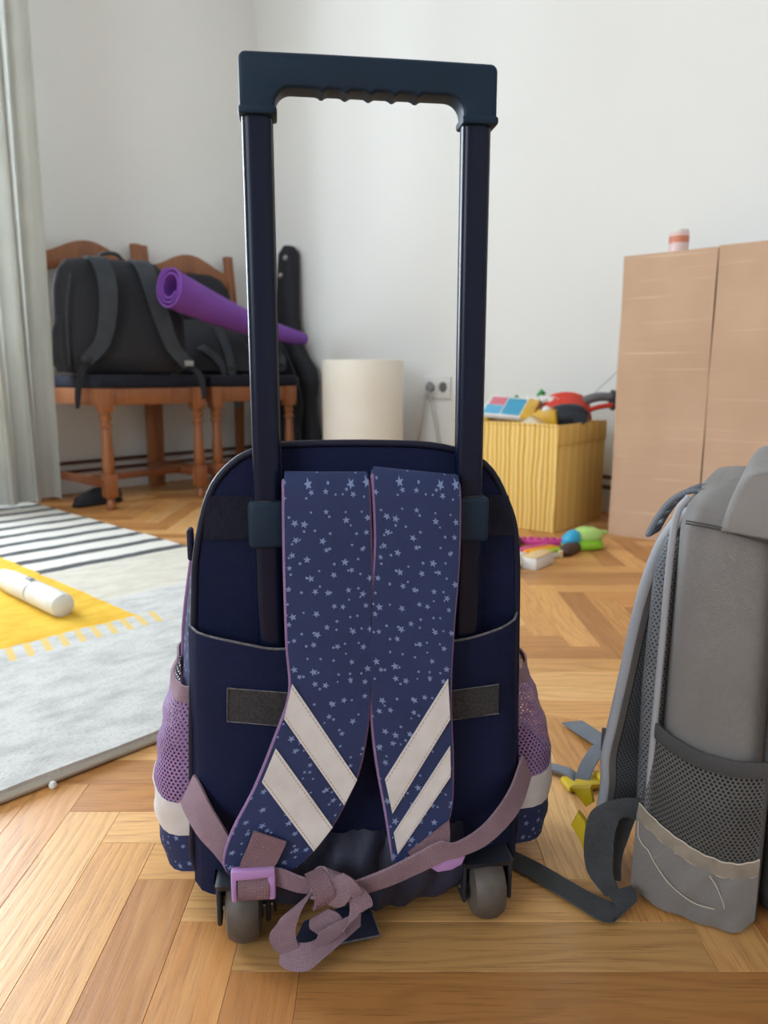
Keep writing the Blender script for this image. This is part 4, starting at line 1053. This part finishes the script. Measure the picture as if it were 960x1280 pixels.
rbox('print', (-.07, .005, .0055), (-.02, .058, .0075), 'toy_pink', gbk, .0005, 1); rbox('yellow_rim', (.050, -.070, -.010), (.088, .072, .010), 'toy_yellow', gbk, .003)
mr_ = slab('maroon_box', 'dark red toy box wedged under the picture board in the yellow box', 'box', bx(-.050, -.095, .290), (0, R(4), BOXR + R(8)), (.070, .05, .035), 'toy_maroon'); rbox('lid', (-.072, -.052, .020), (.072, .052, .028), 'toy_red', mr_, .002)
yk = slab('yellow_brick_toy', 'yellow toy brick beside the white pointed block in the yellow box', 'brick', bx(.090, -.060, .345), (0, R(-8), BOXR + R(20)), (.035, .04, .022), 'toy_yellow')
for x in (-.016, .016): lathe('stud', [(.009, .021), (.009, .028), (.007, .029)], 'toy_yellow', yk, 12, (x, 0, 0))
o = thing('yellow_corner_toy', 'small pale yellow toy corner at the left end of the yellow box', 'toy', bx(-.142, -.06, .262), BOXR, G_T); prism('wedge', [(-.03, 0), (.03, 0), (.03, .085), (-.01, .105), (-.03, .09)], -.02, .02, 'toy_yellow', o, .004); rbox('band', (-.031, -.021, .03), (.031, .021, .04), 'toy_white', o, .001)
o = thing('red_track_arch', 'red curved slotted toy track arching over the toys in the box', 'toy track', bx(.085, .075, .352), 0, G_T); o.rotation_euler = (R(42), 0, R(-8))
rows = []
for i in range(25):
    a = PI * (.05 + .95 * i / 24)
    rows.append([(-.075 * math.cos(a), y, .062 * math.sin(a) + (.0 if y in (-.022, .022) else 0)) for y in (-.030, -.010, .010, .030)])
tk = grid('track', rows, 'toy_red', o, .008)
for i in range(3, 22, 3):
    a = PI * (.05 + .95 * i / 24); rbox('slot', (-.004, -.014, -.0005), (.004, .014, .0012), 'toy_pink', tk, .0004, 1, Matrix.Translation((-.0757 * math.cos(a), 0, .0627 * math.sin(a))) @ Matrix.Rotation(a - PI / 2, 4, 'Y'))
o = thing('green_toy_branch', 'green knobbly toy piece at the back of the yellow box', 'toy', bx(-.045, .060, .380), BOXR + R(25), G_T)
tube('stem', [(-.06, 0, .0), (-.03, 0, .012), (.0, 0, .008), (.025, 0, .022), (.05, 0, .045)], lambda t: .010 + .002 * math.sin(t * 14), 'toy_green', o, 10, 5); tube('side_stem', [(-.03, 0, .01), (-.045, .0, .028)], .007, 'toy_green', o, 8, 3)
o = thing('white_ruffled_toy', 'white ruffled toy strip behind the picture board in the box', 'toy', bx(.035, .025, .385), BOXR + R(12), G_T)
tube('strip', [(-.06 + .012 * k, .006 * (-1) ** k, .014 + .005 * (-1) ** k) for k in range(11)], .010, 'toy_white', o, 8, 3); rbox('backing', (-.06, .004, -.02), (.06, .010, .012), 'toy_white', o, .002)
o = thing('dark_toy_vehicle', 'dark navy toy vehicle tipped at the right corner of the yellow box', 'toy', bx(.125, -.005, .338), BOXR + R(30), G_T)
softbag('body', [(-.02, 0, 0, .06, .03), (.0, 0, 0, .075, .038), (.025, .005, 0, .068, .035), (.045, .012, 0, .04, .025), (.05, .012, 0, .02, .012)], 'toy_navy', o, 3, .02)
for x in (-.045, .045): lathe('wheel', [(.004, -.042), (.02, -.042), (.022, -.030), (.022, .030), (.02, .042), (.004, .042)], 'toy_navy', o, 16, (x, 0, .004), 'y')
lathe('headlamp', [(.003, -.05), (.013, -.046), (.015, -.036)], 'toy_white', o, 14, (-.058, 0, .030), 'y')
o = thing('grey_toy_arm', 'grey and black curved toy arm reaching from the box towards the cardboard', 'toy', bx(.150, .100, .352), BOXR + R(45), G_T)
tube('arm', [(-.06, 0, -.01), (-.02, 0, .035), (.03, 0, .055), (.085, 0, .055)], lambda t: .017 - .003 * t, 'toy_grey', o, 10, 6); tube('red_strip', [(-.02, -.012, .005), (.03, -.012, .022), (.08, -.012, .03)], .008, 'toy_red', o, 8, 5)
lathe('green_tip', [(.012, .085), (.03, .088), (.032, .100), (.012, .104)], 'toy_lime', o, 16, (0, 0, .045), 'x'); lathe('black_ring', [(.028, .080), (.034, .082), (.034, .088), (.028, .090)], 'toy_navy', o, 16, (0, 0, .045), 'x')
tag(tube('wire_rod', [bx(.115, .10, .34), bx(.150, .13, .41), bx(.225, .17, .50), bx(.250, .175, .56), bx(.242, .172, .575)], .0016, 'wire', None, 6, 5), 'thin grey wire rising from the toy box towards the cardboard', 'wire')

# toys on the floor
xr = R(35)
xy = thing('rainbow_toy_bridge', 'toy board with coloured bars on the floor in front of the yellow box', 'toy', (.425, 1.955, 0), xr)
rbox('board', (-.06, -.045, .0), (.075, .045, .012), 'toy_white', xy, .003)
for k, (c, y) in enumerate((('toy_lime', -.03), ('toy_yellow', -.012), ('toy_orange', .008), ('toy_magenta', .030))):
    rbox('coloured_bar', (-.055, y - .008, .012), (.055, y + .008, .020), c, xy, .002)
wb = thing('white_wooden_block', 'white and pale wood block lying in front of the coloured toy bars', 'block', (.392, 1.840, 0), R(52)); rbox('block', (-.05, -.020, 0), (.05, .020, .030), 'toy_white', wb, .003); rbox('wood_face', (-.049, -.019, .030), (.049, .019, .033), 'toy_wood', wb, .001)
wt = thing('white_tube_toy', 'white rounded toy bar half hidden behind the school bag', 'toy', (.318, 1.80, 0), R(50)); lathe('bar', [(.004, -.07), (.014, -.068), (.017, -.06), (.017, .06), (.014, .068), (.004, .07)], 'toy_white', wt, 16, (0, 0, .0172), 'x'); lathe('ring', [(.0178, .02), (.0178, .03)], 'toy_cream', wt, 16, (0, 0, .0172), 'x')
pb_ = thing('magenta_brick_strip', 'magenta studded toy strip in front of the yellow box', 'toy brick', (.465, 2.085, 0), R(-8)); rbox('strip', (-.075, -.018, 0), (.075, .018, .014), 'toy_magenta', pb_, .002)
for k in range(7): lathe('stud', [(.007, .0135), (.007, .020), (.005, .021)], 'toy_magenta', pb_, 10, (-.063 + .021 * k, 0, 0))
br = thing('brown_toy_figure', 'small dark brown toy lying beside the coloured toy bars', 'toy', (.500, 1.962, 0), R(48)); softbag('body', [(0, 0, 0, .03, .014), (.008, 0, 0, .036, .018), (.022, 0, 0, .032, .016), (.030, .004, 0, .018, .010)], 'toy_brown', br, 3, .03); lathe('head', [(.002, 0), (.012, .004), (.014, .014), (.010, .024), (.002, .028)], 'toy_brown', br, 14, (.04, 0, 0))
lathe('wood_peg', [(.007, 0), (.007, .018), (.004, .020)], 'toy_wood', br, 12, (-.045, 0, 0))
bl = thing('dark_toy_acorn', 'tiny dark brown toy at the edge of the school bag near the box', 'toy', (.372, 2.06, 0)); lathe('knob', [(.004, 0), (.018, .003), (.022, .014), (.016, .026), (.004, .030)], 'toy_brown', bl, 16); lathe('cap', [(.010, .026), (.010, .034), (.004, .036)], 'toy_brown', bl, 12)
tu = thing('green_toy_turtle', 'lime green toy turtle with a blue head on the parquet', 'toy', (.560, 2.045, 0), R(10))
softbag('base', [(.0, 0, 0, .052, .038), (.005, 0, 0, .058, .044), (.020, 0, 0, .056, .042), (.026, 0, 0, .046, .034)], 'toy_lime', tu, 2.6, .02)
softbag('shell', [(.024, .01, 0, .040, .030), (.034, .012, 0, .046, .034), (.048, .012, 0, .040, .030), (.058, .010, 0, .022, .016)], 'toy_pale_green', tu, 2.4, .015)
softbag('head', [(.010, -.045, -.02, .014, .014), (.018, -.046, -.02, .024, .022), (.036, -.044, -.02, .025, .023), (.050, -.038, -.018, .016, .016), (.056, -.036, -.018, .006, .006)], 'toy_blue', tu, 2.4)
lathe('tail', [(.008, .05), (.006, .068), (.002, .074)], 'toy_pale_green', tu, 10, (0, 0, .042), 'x')

# ================================================================== cardboard
cbx = thing('cardboard_carton', 'big brown cardboard carton standing against the wall behind the grey backpack', 'carton', (.690, 2.232, 0), BOXR)
HC = .812
def pan(nm, x0, x1, y0, y1, z0, z1, m='card'): return rbox(nm, (x0, y0, z0), (x1, y1, z1), m, cbx, .0015, 1)
def cpanel(x0, x1, y, dz):
    rows = [[(x0 + (x1 - x0) * j / 8, y + .003 * math.sin(i * .55 + j * .3), (HC + dz) * (1 - i / 20) + .0005) for j in range(9)] for i in range(21)]
    return grid('front_panel', rows, 'card', cbx, .004)
cpanel(0, .2595, .0, 0); cpanel(.2635, .75, -.004, .002)
pan('panel_joint', .2560, .2675, .006, .010, 0, HC - .004, 'card_edge')
pan('side_panel', 0, .004, .006, .27, 0, HC); pan('side_panel', .746, .75, .006, .27, 0, HC); pan('rear_panel', .004, .746, .266, .27, 0, HC); pan('top_flap', .004, .746, .006, .266, HC - .006, HC - .002)
jl = V(.690, 2.232, 0) + Matrix.Rotation(BOXR, 3, 'Z') @ V(.125, .075, HC - .002)
jr = thing('candle_jar', 'small pink candle jar with coral band on top of the cardboard carton', 'jar', jl)
lathe('jar', [(.024, 0), (.0265, .003), (.0268, .060), (.025, .063)], 'candle', jr, 24); lathe('coral_band', [(.0272, .034), (.0272, .052)], 'candle_l', jr, 24); lathe('lid', [(.0245, .0615), (.0255, .063), (.0255, .069), (.023, .071)], 'toy_white', jr, 24)
